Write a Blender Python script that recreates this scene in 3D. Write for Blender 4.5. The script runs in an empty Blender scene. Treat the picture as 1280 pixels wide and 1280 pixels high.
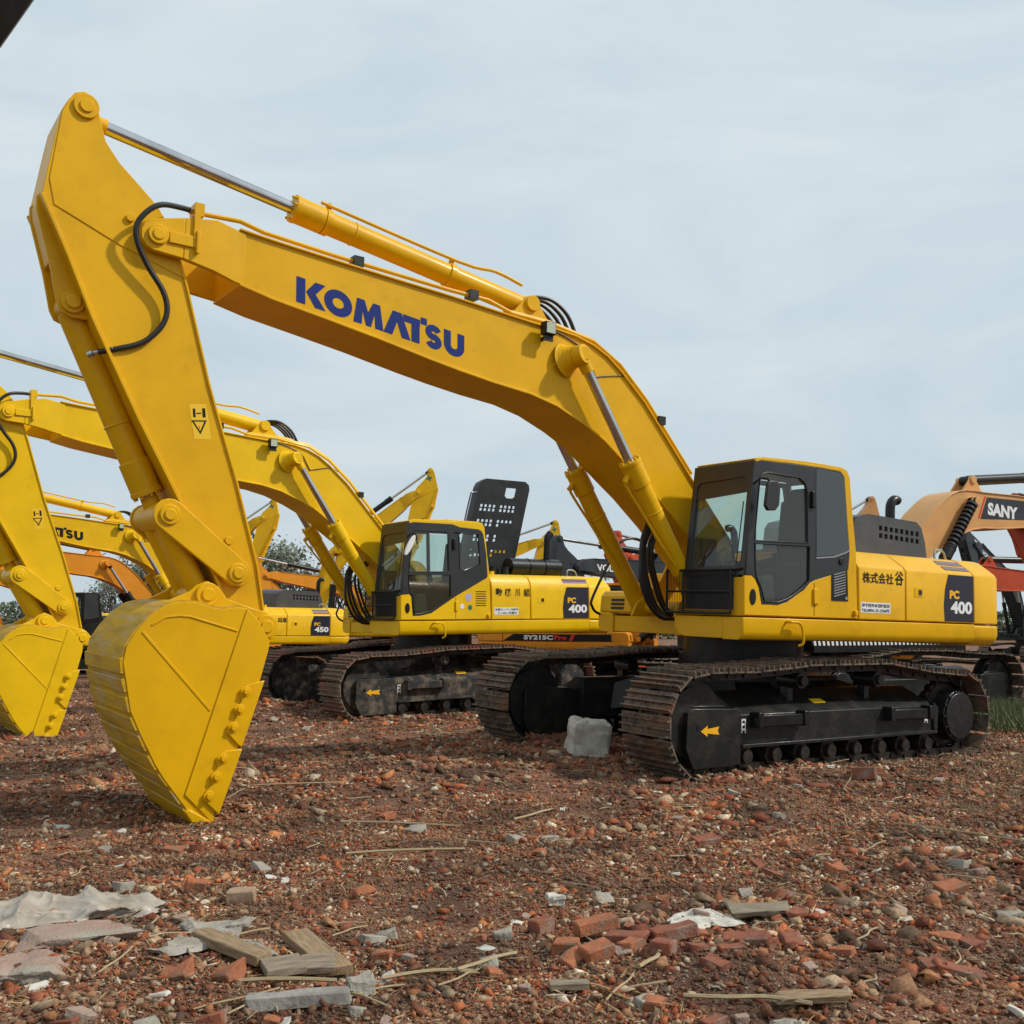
import bpy, bmesh, math, random
import numpy as np
from mathutils import Vector, Matrix, geometry
R = math.radians
random.seed(7)
SC = bpy.context.scene
COL = SC.collection

# ------------------------------------------------------------------ camera
cam_d = bpy.data.cameras.new('camera'); cam = bpy.data.objects.new('camera', cam_d); COL.objects.link(cam)
cam_d.sensor_width = 36.0; cam_d.lens = 1299.93 / 1280 * 36.0
cam_d.clip_start = 0.05; cam_d.clip_end = 6000
cam.matrix_world = Matrix.Translation((0, 0, 1.5476)) @ Matrix.Rotation(math.pi / 2 + 0.1025, 4, 'X') @ Matrix.Rotation(0.0062, 4, 'Z')
SC.camera = cam

# ------------------------------------------------------------------ sun, sky, exposure
SUN_AZ = R(97)      # clockwise from +Y
SUN_EL = R(42)
sd = bpy.data.lights.new('sun', 'SUN'); sun = bpy.data.objects.new('sun', sd); COL.objects.link(sun)
sd.energy = 3.0; sd.angle = R(2.5); sd.color = (1.0, 0.95, 0.87)
sdir = Vector((math.sin(SUN_AZ) * math.cos(SUN_EL), math.cos(SUN_AZ) * math.cos(SUN_EL), math.sin(SUN_EL)))
sun.rotation_euler = sdir.to_track_quat('Z', 'Y').to_euler()
W = bpy.data.worlds.new('World'); SC.world = W; W.use_nodes = True
nt = W.node_tree; nt.nodes.clear()
def N(t, typ, **kw):
    n = t.nodes.new(typ)
    for k, v in kw.items(): setattr(n, k, v)
    return n
wo = N(nt, 'ShaderNodeOutputWorld'); bg = N(nt, 'ShaderNodeBackground')
sky = N(nt, 'ShaderNodeTexSky'); sky.sky_type = 'NISHITA'; sky.sun_disc = False
sky.sun_elevation = SUN_EL; sky.sun_rotation = SUN_AZ; sky.air_density = 1.2; sky.dust_density = 2.0
tc = N(nt, 'ShaderNodeTexCoord'); mp = N(nt, 'ShaderNodeMapping'); mp.inputs['Scale'].default_value = (.8, 1, 2.6)
mp.inputs['Rotation'].default_value = (0.2, 0.35, 0.3)
cn = N(nt, 'ShaderNodeTexNoise'); cn.inputs['Scale'].default_value = 2.6; cn.inputs['Detail'].default_value = 9; cn.inputs['Roughness'].default_value = 0.6; cn.inputs['Distortion'].default_value = 0.6
cr = N(nt, 'ShaderNodeValToRGB')
cr.color_ramp.elements[0].position = 0.3; cr.color_ramp.elements[0].color = (5.45, 6.65, 7.35, 1)
cr.color_ramp.elements[1].position = 0.72; cr.color_ramp.elements[1].color = (7.4, 8.15, 8.45, 1)
sx = N(nt, 'ShaderNodeSeparateXYZ')
hr = N(nt, 'ShaderNodeValToRGB')
hr.color_ramp.elements[0].position = 0.0; hr.color_ramp.elements[0].color = (0.88, 0.9, 0.92, 1)
hr.color_ramp.elements[1].position = 0.45; hr.color_ramp.elements[1].color = (1, 1, 1, 1)
mul = N(nt, 'ShaderNodeMix', data_type='RGBA', blend_type='MULTIPLY'); mul.inputs[0].default_value = 1
mx = N(nt, 'ShaderNodeMix', data_type='RGBA'); mx.inputs[0].default_value = 0.93
L = nt.links.new
L(tc.outputs['Generated'], mp.inputs['Vector']); L(mp.outputs[0], cn.inputs['Vector']); L(cn.outputs['Fac'], cr.inputs[0])
L(tc.outputs['Generated'], sx.inputs[0]); L(sx.outputs['Z'], hr.inputs[0])
L(cr.outputs[0], mul.inputs[6]); L(hr.outputs[0], mul.inputs[7])
L(sky.outputs[0], mx.inputs[6]); L(mul.outputs[2], mx.inputs[7]); L(mx.outputs[2], bg.inputs['Color'])
bg.inputs['Strength'].default_value = 0.1
L(bg.outputs[0], wo.inputs['Surface'])
SC.view_settings.view_transform = 'Standard'; SC.view_settings.look = 'None'
SC.view_settings.exposure = 0.04; SC.view_settings.gamma = 1
SC.render.engine = 'CYCLES'
SC.cycles.max_bounces = 8; SC.cycles.transparent_max_bounces = 12

# ------------------------------------------------------------------ materials
MATS = {}
def mat(name, col, col2=None, rough=0.5, metal=0.0, nscale=6.0, lo=0.4, hi=0.65, bump=0.0, bscale=30.0, coat=0.0, stretch=None,
        col3=None, lo3=0.55, hi3=0.7, n3=1.2, rvar=0.0, bdist=0.01, spec=None):
    if name in MATS: return MATS[name]
    m = bpy.data.materials.new(name); m.use_nodes = True; t = m.node_tree; b = t.nodes['Principled BSDF']
    b.inputs['Base Color'].default_value = (*col, 1); b.inputs['Roughness'].default_value = rough; b.inputs['Metallic'].default_value = metal
    if spec is not None: b.inputs['Specular IOR Level'].default_value = spec
    if coat: b.inputs['Coat Weight'].default_value = coat; b.inputs['Coat Roughness'].default_value = 0.12
    c = N(t, 'ShaderNodeTexCoord'); vec = c.outputs['Object']
    if stretch:
        q = N(t, 'ShaderNodeMapping'); q.inputs['Scale'].default_value = stretch; t.links.new(vec, q.inputs['Vector']); vec = q.outputs[0]
    if col2:
        n = N(t, 'ShaderNodeTexNoise'); n.inputs['Scale'].default_value = nscale; n.inputs['Detail'].default_value = 8; n.inputs['Roughness'].default_value = 0.65
        t.links.new(vec, n.inputs['Vector'])
        r = N(t, 'ShaderNodeValToRGB'); r.color_ramp.elements[0].position = lo; r.color_ramp.elements[1].position = hi
        r.color_ramp.elements[0].color = (*col, 1); r.color_ramp.elements[1].color = (*col2, 1)
        t.links.new(n.outputs['Fac'], r.inputs[0]); out = r.outputs[0]
        if col3:
            n2 = N(t, 'ShaderNodeTexNoise'); n2.inputs['Scale'].default_value = n3; n2.inputs['Detail'].default_value = 6
            t.links.new(vec, n2.inputs['Vector'])
            r2 = N(t, 'ShaderNodeMapRange'); r2.inputs[1].default_value = lo3; r2.inputs[2].default_value = hi3
            t.links.new(n2.outputs['Fac'], r2.inputs[0])
            m3 = N(t, 'ShaderNodeMix', data_type='RGBA'); t.links.new(r2.outputs[0], m3.inputs[0])
            t.links.new(out, m3.inputs[6]); m3.inputs[7].default_value = (*col3, 1); out = m3.outputs[2]
        t.links.new(out, b.inputs['Base Color'])
    if rvar:
        n = N(t, 'ShaderNodeTexNoise'); n.inputs['Scale'].default_value = 3.5; n.inputs['Detail'].default_value = 6; t.links.new(vec, n.inputs['Vector'])
        r = N(t, 'ShaderNodeMapRange'); r.inputs[3].default_value = rough - rvar; r.inputs[4].default_value = rough + rvar
        t.links.new(n.outputs['Fac'], r.inputs[0]); t.links.new(r.outputs[0], b.inputs['Roughness'])
    if bump:
        n = N(t, 'ShaderNodeTexNoise'); n.inputs['Scale'].default_value = bscale; n.inputs['Detail'].default_value = 5; t.links.new(vec, n.inputs['Vector'])
        u = N(t, 'ShaderNodeBump'); u.inputs['Strength'].default_value = bump; u.inputs['Distance'].default_value = bdist
        t.links.new(n.outputs['Fac'], u.inputs['Height']); t.links.new(u.outputs[0], b.inputs['Normal'])
    MATS[name] = m; return m
def paint(name, c, dirt=0.12):
    d = tuple(v * (1 - dirt) for v in c)
    return mat(name, d, c, rough=0.42, nscale=1.7, lo=0.35, hi=0.6, bump=0.12, bscale=2.2, coat=0.07, rvar=0.1, bdist=0.012, spec=.2,
               col3=(c[0] * .72, c[1] * .68, c[2] * 1.6 + .01), lo3=0.6, hi3=0.95, n3=5.0)
YEL = paint('yellow_paint', (0.75, 0.405, 0.002))
YEL2 = paint('lemon_yellow_paint', (0.82, 0.50, 0.004))
YEL3 = paint('plain_yellow_paint', (0.79, 0.46, 0.006))
ORG = paint('orange_paint', (0.72, 0.27, 0.02))
TAN = paint('ochre_paint', (0.66, 0.34, 0.12))
RED = paint('red_orange_paint', (0.52, 0.075, 0.025))
GRYP = paint('slate_grey_paint', (0.035, 0.043, 0.046))
WORN = mat('worn_bucket_shell', (0.58, 0.335, 0.01), (0.36, 0.21, 0.03), rough=0.72, spec=.2, nscale=7, lo=0.42, hi=0.68, bump=0.5, bscale=26, stretch=(1, .22, 1.6),
           col3=(0.48, 0.33, 0.13), lo3=0.5, hi3=0.66, n3=9)
BLK = mat('black_paint', (0.006, 0.0065, 0.007), (0.014, 0.014, 0.013), rough=0.36, nscale=5, bump=0.15, bscale=12, coat=0.06, rvar=0.1, spec=.3)
DBLK = mat('dusty_black_paint', (0.009, 0.01, 0.009), (0.05, 0.042, 0.03), rough=0.42, nscale=4, lo=0.48, hi=0.85, bump=0.35, bscale=20, coat=0.1, rvar=0.14, spec=.35)
MUD = mat('muddy_black_paint', (0.014, 0.014, 0.013), (0.15, 0.11, 0.075), rough=0.75, nscale=6, lo=0.46, hi=0.66, bump=0.6, bscale=25)
CABG = mat('charcoal_cab_paint', (0.018, 0.0195, 0.022), (0.026, 0.027, 0.029), rough=0.38, nscale=3, coat=0.1, rvar=0.08, spec=.4)
HOODG = mat('grey_hood_paint', (0.045, 0.05, 0.056), (0.07, 0.07, 0.07), rough=0.5, nscale=3, rvar=0.1, bump=0.1, bscale=8)
SHOE = mat('rusty_track_steel', (0.19, 0.14, 0.095), (0.05, 0.042, 0.034), rough=0.6, metal=0.3, nscale=11, lo=0.38, hi=0.62, bump=0.7, bscale=40,
           col3=(0.20, 0.095, 0.055), lo3=0.52, hi3=0.72, n3=3.5)
CHAIN = mat('oily_track_chain', (0.02, 0.018, 0.016), (0.06, 0.045, 0.035), rough=0.45, metal=0.5, nscale=12, bump=0.4)
MUDSHOE = mat('muddy_track_steel', (0.22, 0.15, 0.10), (0.10, 0.07, 0.05), rough=0.85, nscale=10, lo=0.35, hi=0.65, bump=0.8, bscale=40,
              col3=(0.24, 0.095, 0.06), lo3=0.48, hi3=0.66, n3=3.0)
CHROME = mat('chrome_rod', (0.62, 0.62, 0.62), rough=0.12, metal=1.0, rvar=0.05, col2=(0.5, 0.5, 0.5), nscale=4)
RUB = mat('black_rubber', (0.012, 0.012, 0.012), rough=0.45)
STEEL = mat('bare_steel', (0.45, 0.45, 0.44), rough=0.3, metal=0.9)
BLUE = mat('blue_lettering', (0.006, 0.024, 0.17), rough=0.5, spec=.2)
INK = mat('black_lettering', (0.012, 0.011, 0.011), rough=0.5, spec=.2)
WHT = mat('white_lettering', (0.75, 0.75, 0.74), rough=0.4)
DECAL = mat('charcoal_decal', (0.022, 0.022, 0.034), rough=0.4, spec=.3)
STRP = mat('mauve_stripe_decal', (0.16, 0.10, 0.14), rough=0.4)
AMB = mat('amber_lettering', (0.85, 0.42, 0.01), rough=0.45)
STK = mat('yellow_sticker', (0.82, 0.50, 0.01), rough=0.4)
GRN = mat('green_emblem', (0.01, 0.16, 0.10), rough=0.5)
LILAC = mat('lilac_sticker', (0.42, 0.38, 0.55), rough=0.5)
SEATM = mat('seat_fabric', (0.05, 0.05, 0.05), (0.08, 0.08, 0.08), rough=0.9, nscale=30)
REDP = mat('red_plastic', (0.65, 0.02, 0.02), rough=0.4)
def glass(name, tint, trans):
    m = bpy.data.materials.new(name); m.use_nodes = True; t = m.node_tree; t.nodes.clear()
    o = N(t, 'ShaderNodeOutputMaterial'); tr = N(t, 'ShaderNodeBsdfTransparent'); gl = N(t, 'ShaderNodeBsdfGlossy'); df = N(t, 'ShaderNodeBsdfDiffuse')
    tr.inputs[0].default_value = (*tint, 1); gl.inputs['Roughness'].default_value = 0.03; gl.inputs[0].default_value = (1, 1, 1, 1)
    df.inputs[0].default_value = (0.35, 0.36, 0.33, 1)
    m0 = N(t, 'ShaderNodeMixShader'); m0.inputs[0].default_value = 1 - trans
    lw_ = N(t, 'ShaderNodeLayerWeight'); pw = N(t, 'ShaderNodeMath'); pw.operation = 'POWER'; pw.inputs[1].default_value = 4.0; t.links.new(lw_.outputs['Facing'], pw.inputs[0]); fr = N(t, 'ShaderNodeMath'); fr.operation = 'MULTIPLY_ADD'; fr.inputs[1].default_value = .9; fr.inputs[2].default_value = .05; t.links.new(pw.outputs[0], fr.inputs[0]); m1 = N(t, 'ShaderNodeMixShader')
    t.links.new(tr.outputs[0], m0.inputs[1]); t.links.new(df.outputs[0], m0.inputs[2])
    t.links.new(fr.outputs[0], m1.inputs[0]); t.links.new(m0.outputs[0], m1.inputs[1]); t.links.new(gl.outputs[0], m1.inputs[2])
    t.links.new(m1.outputs[0], o.inputs[0]); return m
GLS = glass('window_glass', (0.74, 0.86, 0.80), 0.94)
DGLS = glass('dark_window_glass', (0.30, 0.34, 0.32), 0.93)
RGLS = mat('smoked_rear_glass', (0.045, 0.052, 0.055), rough=0.12, coat=0.3)

# ------------------------------------------------------------------ mesh builder
def tagp(o, label=None, cat=None, group=None, kind=None):
    if label: o['label'] = label
    if cat: o['category'] = cat
    if group: o['group'] = group
    if kind: o['kind'] = kind
    return o
def empty(name, M=None):
    o = bpy.data.objects.new(name, None); COL.objects.link(o); o.empty_display_size = 0.3
    if M is not None: o.matrix_world = M
    return o
class MB:
    def __init__(s): s.v = []; s.f = []; s.m = []
    def add(s, v, f, m=0):
        b = len(s.v); s.v += [tuple(p) for p in v]
        for q in f: s.f.append([b + i for i in q]); s.m.append(m)
        return s
    def box(s, x0, x1, y0, y1, z0, z1, m=0):
        v = [(x, y, z) for x in (x0, x1) for y in (y0, y1) for z in (z0, z1)]
        return s.add(v, [(0, 1, 3, 2), (4, 6, 7, 5), (0, 4, 5, 1), (2, 3, 7, 6), (0, 2, 6, 4), (1, 5, 7, 3)], m)
    def prism(s, poly, a, b, axis='y', m=0):
        n = len(poly)
        def P(p, t): return (p[0], t, p[1]) if axis == 'y' else ((p[0], p[1], t) if axis == 'z' else (t, p[0], p[1]))
        v = [P(p, a) for p in poly] + [P(p, b) for p in poly]
        f = [list(range(n)), list(range(2 * n - 1, n - 1, -1))] + [(i, i + n, (i + 1) % n + n, (i + 1) % n) for i in range(n)]
        return s.add(v, f, m)
    def plate(s, outer, holes, t0, t1, P, m=0):
        loops = [[Vector((p[0], p[1], 0)) for p in l] for l in [outer] + holes]
        tris = geometry.tessellate_polygon(loops)
        flat = [p for l in loops for p in l]; n = len(flat)
        v = [P(p.x, p.y, t0) for p in flat] + [P(p.x, p.y, t1) for p in flat]
        f = [tuple(t) for t in tris] + [tuple(i + n for i in reversed(t)) for t in tris]
        k = 0
        for l in loops:
            c = len(l)
            for i in range(c): f.append((k + i, k + (i + 1) % c, k + (i + 1) % c + n, k + i + n))
            k += c
        return s.add(v, f, m)
    def cyl(s, p0, p1, r, n=20, r2=None, m=0, caps=True):
        p0, p1 = Vector(p0), Vector(p1); d = (p1 - p0).normalized(); r2 = r if r2 is None else r2
        u = d.orthogonal().normalized(); w = d.cross(u)
        v = []
        for c, rr in ((p0, r), (p1, r2)):
            for i in range(n):
                a = 2 * math.pi * i / n; v.append(c + (u * math.cos(a) + w * math.sin(a)) * rr)
        f = [(i, (i + 1) % n, (i + 1) % n + n, i + n) for i in range(n)]
        if caps: f += [list(range(n - 1, -1, -1)), list(range(n, 2 * n))]
        return s.add(v, f, m)
    def tube(s, pts, r, n=8, m=0, smooth=3):
        P = [Vector(p) for p in pts]
        if smooth and len(P) > 2:
            Q = []
            for i in range(len(P) - 1):
                a, b, c, d = P[max(i - 1, 0)], P[i], P[i + 1], P[min(i + 2, len(P) - 1)]
                for k in range(smooth):
                    t = k / smooth
                    Q.append(0.5 * ((2 * b) + (c - a) * t + (2 * a - 5 * b + 4 * c - d) * t * t + (3 * b - a - 3 * c + d) * t ** 3))
            P = Q + [P[-1]]
        v = []; u = None
        for i, p in enumerate(P):
            d = (P[min(i + 1, len(P) - 1)] - P[max(i - 1, 0)]).normalized()
            u = d.orthogonal().normalized() if u is None else (u - d * u.dot(d)).normalized()
            w = d.cross(u)
            for k in range(n):
                a = 2 * math.pi * k / n; v.append(p + (u * math.cos(a) + w * math.sin(a)) * r)
        f = []
        for i in range(len(P) - 1):
            for k in range(n): f.append((i * n + k, i * n + (k + 1) % n, (i + 1) * n + (k + 1) % n, (i + 1) * n + k))
        f += [list(range(n - 1, -1, -1)), list(range((len(P) - 1) * n, len(P) * n))]
        return s.add(v, f, m)
    def disc_plate(s, c, r, y0, y1, n=20, m=0):
        return s.cyl((c[0], y0, c[1]), (c[0], y1, c[1]), r, n, m=m)
    def strip(s, poly, h, y0, y1, m=0, closed=False, side=0):
        """flange: a thin plate of thickness h following an (x, z) polyline"""
        n = len(poly); Ls = []
        for i in range(n):
            a = Vector(poly[max(i - 1, 0)]); b = Vector(poly[min(i + 1, n - 1)]); d = (b - a).normalized(); nn = Vector((-d.y, d.x))
            p = Vector(poly[i]); Ls.append((p + nn * (h / 2 + side), p - nn * (h / 2 - side)))
        v = []
        for a, b in Ls: v += [(a.x, y0, a.y), (b.x, y0, b.y), (b.x, y1, b.y), (a.x, y1, a.y)]
        f = [(0, 1, 2, 3), (4 * n - 1, 4 * n - 2, 4 * n - 3, 4 * n - 4)]
        for i in range(n - 1):
            for k in range(4): f.append((4 * i + k, 4 * i + 4 + k, 4 * i + 4 + (k + 1) % 4, 4 * i + (k + 1) % 4))
        return s.add(v, f, m)
    def build(s, name, mats, parent=None, xf=None, bevel=0.0, seg=2, angle=32):
        me = bpy.data.meshes.new(name)
        v = [xf(p) for p in s.v] if xf else s.v
        me.from_pydata([tuple(p) for p in v], [], s.f)
        if not isinstance(mats, (list, tuple)): mats = [mats]
        for q in mats: me.materials.append(q)
        if len(mats) > 1: me.polygons.foreach_set('material_index', s.m)
        bm = bmesh.new(); bm.from_mesh(me); bmesh.ops.recalc_face_normals(bm, faces=bm.faces); bm.to_mesh(me); bm.free()
        me.polygons.foreach_set('use_smooth', [True] * len(me.polygons)); me.set_sharp_from_angle(angle=R(angle)); me.update()
        o = bpy.data.objects.new(name, me); COL.objects.link(o)
        if parent: o.parent = parent
        if bevel:
            b = o.modifiers.new('bevel', 'BEVEL'); b.width = bevel; b.segments = seg; b.limit_method = 'ANGLE'; b.angle_limit = R(40); b.harden_normals = False
        return o
def text_geo(txt, size, fat=0.0, align='LEFT'):
    c = bpy.data.curves.new('t', 'FONT'); c.body = txt; c.size = size; c.offset = fat * size; c.align_x = align; c.resolution_u = 3
    o = bpy.data.objects.new('t', c); COL.objects.link(o)
    me = o.to_mesh(); v = [tuple(p.co) for p in me.vertices]; f = [list(p.vertices) for p in me.polygons]
    o.to_mesh_clear(); bpy.data.objects.remove(o); bpy.data.curves.remove(c)
    return v, f
def put_text(mb, txt, O, U, V, h, width=None, fat=0.0, m=0, shear=0.0):
    """h = cap height; stretched so the line is 'width' long; O lower left, U along, V up"""
    v, f = text_geo(txt, 1.0, fat)
    if not v: return mb
    xs = [p[0] for p in v]; ys = [p[1] for p in v]
    x0, x1, y0, y1 = min(xs), max(xs), min(ys), max(ys)
    sy = h / (y1 - y0); sx = width / (x1 - x0) if width else sy
    O, U, V = Vector(O), Vector(U), Vector(V)
    return mb.add([O + U * ((p[0] - x0) * sx + shear * (p[1] - y0) * sy) + V * ((p[1] - y0) * sy) for p in v], f, m)
def stroke(path, th):
    n = len(path); a = []; b = []
    for i in range(n):
        p = Vector(path[max(i - 1, 0)]); q = Vector(path[min(i + 1, n - 1)]); d = (q - p).normalized(); nn = Vector((-d.y, d.x)) * th / 2
        a.append(tuple(Vector(path[i]) + nn)); b.append(tuple(Vector(path[i]) - nn))
    return [[a[i], a[i + 1], b[i + 1], b[i]] for i in range(n - 1)]
def arc(cx, cy, rx, ry, a0, a1, n): return [(cx + rx * math.cos(R(a0 + (a1 - a0) * i / n)), cy + ry * math.sin(R(a0 + (a1 - a0) * i / n))) for i in range(n + 1)]
def block_word():
    """heavy seven-letter wordmark, cap height 1; returns polygons and total width"""
    P = []; x = 0
    def put(polys, w):
        nonlocal x
        for q in polys: P.append([(a + x, b) for a, b in q])
        x += w
    put([[(0, 0), (.33, 0), (.33, 1), (0, 1)], [(.36, .52), (.70, 0), (1.1, 0), (.72, .52)], [(.36, .53), (.72, .53), (1.08, 1), (.70, 1)]], 1.06)
    o = arc(.52, .5, .54, .52, 0, 360, 28); i = arc(.52, .5, .22, .2, 0, 360, 28)
    put([[o[k], o[k + 1], i[k + 1], i[k]] for k in range(28)], 1.11)
    put([[(0, 0), (.33, 0), (.36, .55), (.14, 1)], [(.14, 1), (.36, .55), (.50, .0), (.70, 0), (.58, .55), (.44, 1)],
         [(.58, .55), (.70, 0), (.84, .55), (1.06, 1), (.78, 1)], [(.84, .55), (.87, 0), (1.2, 0), (1.06, 1)]], 1.2)
    put([[(0, 0), (.36, 0), (.56, .6), (.56, 1), (.38, 1)], [(.56, .6), (.76, 0), (1.12, 0), (.74, 1), (.56, 1)]], .82)
    put([[(.02, .72), (.70, .72), (.70, 1), (-.02, 1)], [(.34, 0), (.68, 0), (.68, .71), (.34, .71)], [(.73, .86), (.99, .86), (.99, 1.14), (.73, 1.14)]], .86)
    s = arc(.42, .67, .22, .19, 20, 250, 10) + arc(.42, .31, .22, .19, 85, -160, 10)[1:]
    put(stroke(s, .27), .86)
    put(stroke([(.16, 1), (.16, .8), (.16, .45)] + arc(.46, .42, .30, .29, 180, 360, 10) + [(.76, .45), (.76, .8), (.76, 1)], .30), .92)
    return P, x

# ------------------------------------------------------------------ ground relief
def vnoise(x, y, scale, seed):
    rs = np.random.RandomState(seed); G = rs.rand(256, 256)
    X = np.asarray(x) * scale + 1000.37; Y = np.asarray(y) * scale + 1000.73
    xi = np.floor(X).astype(int); yi = np.floor(Y).astype(int); fx = X - xi; fy = Y - yi
    fx = fx * fx * (3 - 2 * fx); fy = fy * fy * (3 - 2 * fy)
    a = G[xi % 256, yi % 256]; b = G[(xi + 1) % 256, yi % 256]; c = G[xi % 256, (yi + 1) % 256]; d = G[(xi + 1) % 256, (yi + 1) % 256]
    return (a * (1 - fx) + b * fx) * (1 - fy) + (c * (1 - fx) + d * fx) * fy - 0.5
CTRL = [(1.68, 10.46, .03), (.15, 12.73, .09), (5.24, 12.87, -.03), (3.71, 15.14, .02), (-2.3, 8.2, -.11), (0, 0, 0), (-3, 5, -.02), (4, 5, 0), (8, 12, -.05),
        (-2.47, 16.86, -.06), (-4.1, 19.06, -.07), (.99, 19.43, -.02), (-.65, 21.63, -.04), (-7, 14, -.12),
        (-9.4, 28.3, -.52), (-11, 30.5, -.44), (-5.9, 30.9, -.55), (-7.6, 33.1, -.47), (9.4, 25.6, -.45), (0, 27, -.35), (-12, 40, -.5), (20, 45, -.4), (0, 50, -.4), (-30, 60, -.5),
        (40, 60, -.5), (0, 120, -.5), (-100, 100, -.5), (100, 100, -.5), (0, 400, -.5), (6, 18, -.12), (10, 18, -.3)]
def gbase(x, y):
    x = np.asarray(x, float); y = np.asarray(y, float); num = np.zeros_like(x); den = np.zeros_like(x)
    for a, b, c in CTRL:
        w = 1 / (((x - a) ** 2 + (y - b) ** 2) + 0.35) ** 1.6
        num += w * c; den += w
    return num / den
def gz(x, y):
    x = np.asarray(x, float); y = np.asarray(y, float)
    k = np.clip((60 - y) / 50, 0, 1)
    h = gbase(x, y) + k * (vnoise(x, y, .7, 1) * .07 + vnoise(x, y, 2.1, 2) * .045 + vnoise(x, y, 6.3, 3) * .025 + vnoise(x, y, 17, 4) * .012)
    # a low bank of rubble pushed up by the tracks
    for cx, cy, r, hh in ((.55, 12.9, 1.0, .10), (-3.9, 17.3, 1.3, .22), (3.4, 10.6, .9, .05), (.5, 4.95, .7, .05), (1.6, 5.3, .9, .06), (-1.6, 4.6, .8, .05)):
        h += hh * np.exp(-((x - cx) ** 2 + (y - cy) ** 2) / (r * r) * 1.6)
    return h
def G(x, y): return float(gz(np.array([x]), np.array([y]))[0])

# ------------------------------------------------------------------ excavator
ARM = [(8.18, 5.49), (8.14, 5.58), (8.09, 5.66), (8.02, 5.69), (7.95, 5.67), (7.91, 5.6), (7.89, 5.51), (7.83, 5.32), (7.71, 5.17), (7.38, 4.88), (7.27, 4.72), (7.1, 4.24), (6.86, 3.43),
       (6.77, 3.17), (6.57, 2.61), (6.35, 1.91), (6.27, 1.52), (6.19, 1.47), (6.15, 1.37), (6.2, 1.28), (6.3, 1.27), (6.38, 1.34), (6.47, 1.42), (6.63, 1.62),
       (6.76, 1.9), (6.92, 2.19), (7.42, 3.05), (7.83, 3.82), (8.05, 4.3), (8.28, 4.76), (8.25, 4.99), (8.21, 5.29)]
BKT = [(7.52, 1.24), (7.45, 1.36), (7.35, 1.48), (7.24, 1.56), (7.13, 1.59), (6.99, 1.59), (6.86, 1.55), (6.78, 1.54), (6.64, 1.56), (6.57, 1.55), (6.48, 1.47), (6.36, 1.29),
       (6.37, 1.21), (6.43, .96), (6.69, .06), (6.76, -.1), (6.74, -.24), (6.8, -.26), (6.86, -.23), (6.99, -.04), (7.16, .18), (7.24, .3), (7.37, .54), (7.46, .73), (7.5, .92), (7.54, 1.11)]
SHELL = [(6.62, 1.555), (6.78, 1.54), (6.86, 1.55), (6.99, 1.59), (7.13, 1.59), (7.24, 1.56), (7.35, 1.48), (7.45, 1.36), (7.52, 1.24), (7.54, 1.11), (7.5, .92), (7.46, .73), (7.37, .54),
         (7.24, .3), (7.16, .18), (6.99, -.04), (6.86, -.23)]
BTOP = [(6.68, 4.83), (6.39, 4.8), (5.78, 4.75), (5.12, 4.7), (4.54, 4.66), (3.98, 4.61), (3.52, 4.57), (3.25, 4.56), (2.96, 4.53), (2.72, 4.47), (2.52, 4.38), (2.32, 4.24), (1.98, 3.95),
        (1.71, 3.66), (1.27, 3.18), (.55, 2.42)]
BBOT = [(6.66, 4.34), (6.36, 4.27), (5.86, 4.19), (5.32, 4.1), (4.74, 3.99), (4.39, 3.93), (3.98, 3.87), (3.53, 3.82), (3.19, 3.74), (2.84, 3.6), (2.54, 3.45), (2.01, 3.07), (1.82, 2.94),
        (1.42, 2.62), (.92, 2.16)]
FT, AP, BP = (.72, 2.26), (7.39, 4.6), (6.27, 1.375)
def rot2(c, a):
    ca, sa = math.cos(R(a)), math.sin(R(a))
    return lambda p: (c[0] + (p[0] - c[0]) * ca - (p[2] - c[1]) * sa, p[1], c[1] + (p[0] - c[0]) * sa + (p[2] - c[1]) * ca)
def hull(c0, r0, c1, r1, n=8):
    """outline of a link plate: two circles joined by tangents"""
    d = Vector((c1[0] - c0[0], c1[1] - c0[1])); a = math.degrees(math.atan2(d.y, d.x))
    return arc(c0[0], c0[1], r0, r0, a + 90, a + 270, n) + arc(c1[0], c1[1], r1, r1, a - 90, a + 90, n)

def track_path():
    fi, sp = (2.25, .53), (-1.96, .50); r1, r2 = .53, .49
    P = [(x, .0) for x in np.linspace(-1.9, 2.2, 30)]
    P += arc(fi[0], fi[1], r1, r1, -88, 62, 18)
    P += [(2.2, 1.045), (1.63, 1.05), (1.1, 1.085), (.75, 1.115), (.39, 1.12), (-.1, 1.125), (-.55, 1.13), (-.9, 1.085), (-1.35, 1.03)]
    P += arc(sp[0], sp[1], r2, r2, 100, 268, 18)
    return P
def resample(P, n):
    P = [Vector(p) for p in P]; P.append(P[0]); d = [0]
    for i in range(len(P) - 1): d.append(d[-1] + (P[i + 1] - P[i]).length)
    T = d[-1]; out = []; j = 0
    for k in range(n):
        t = T * k / n
        while d[j + 1] < t: j += 1
        q = (t - d[j]) / max(d[j + 1] - d[j], 1e-9); out.append((P[j].lerp(P[j + 1], q), (P[j + 1] - P[j]).normalized()))
    return out

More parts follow.
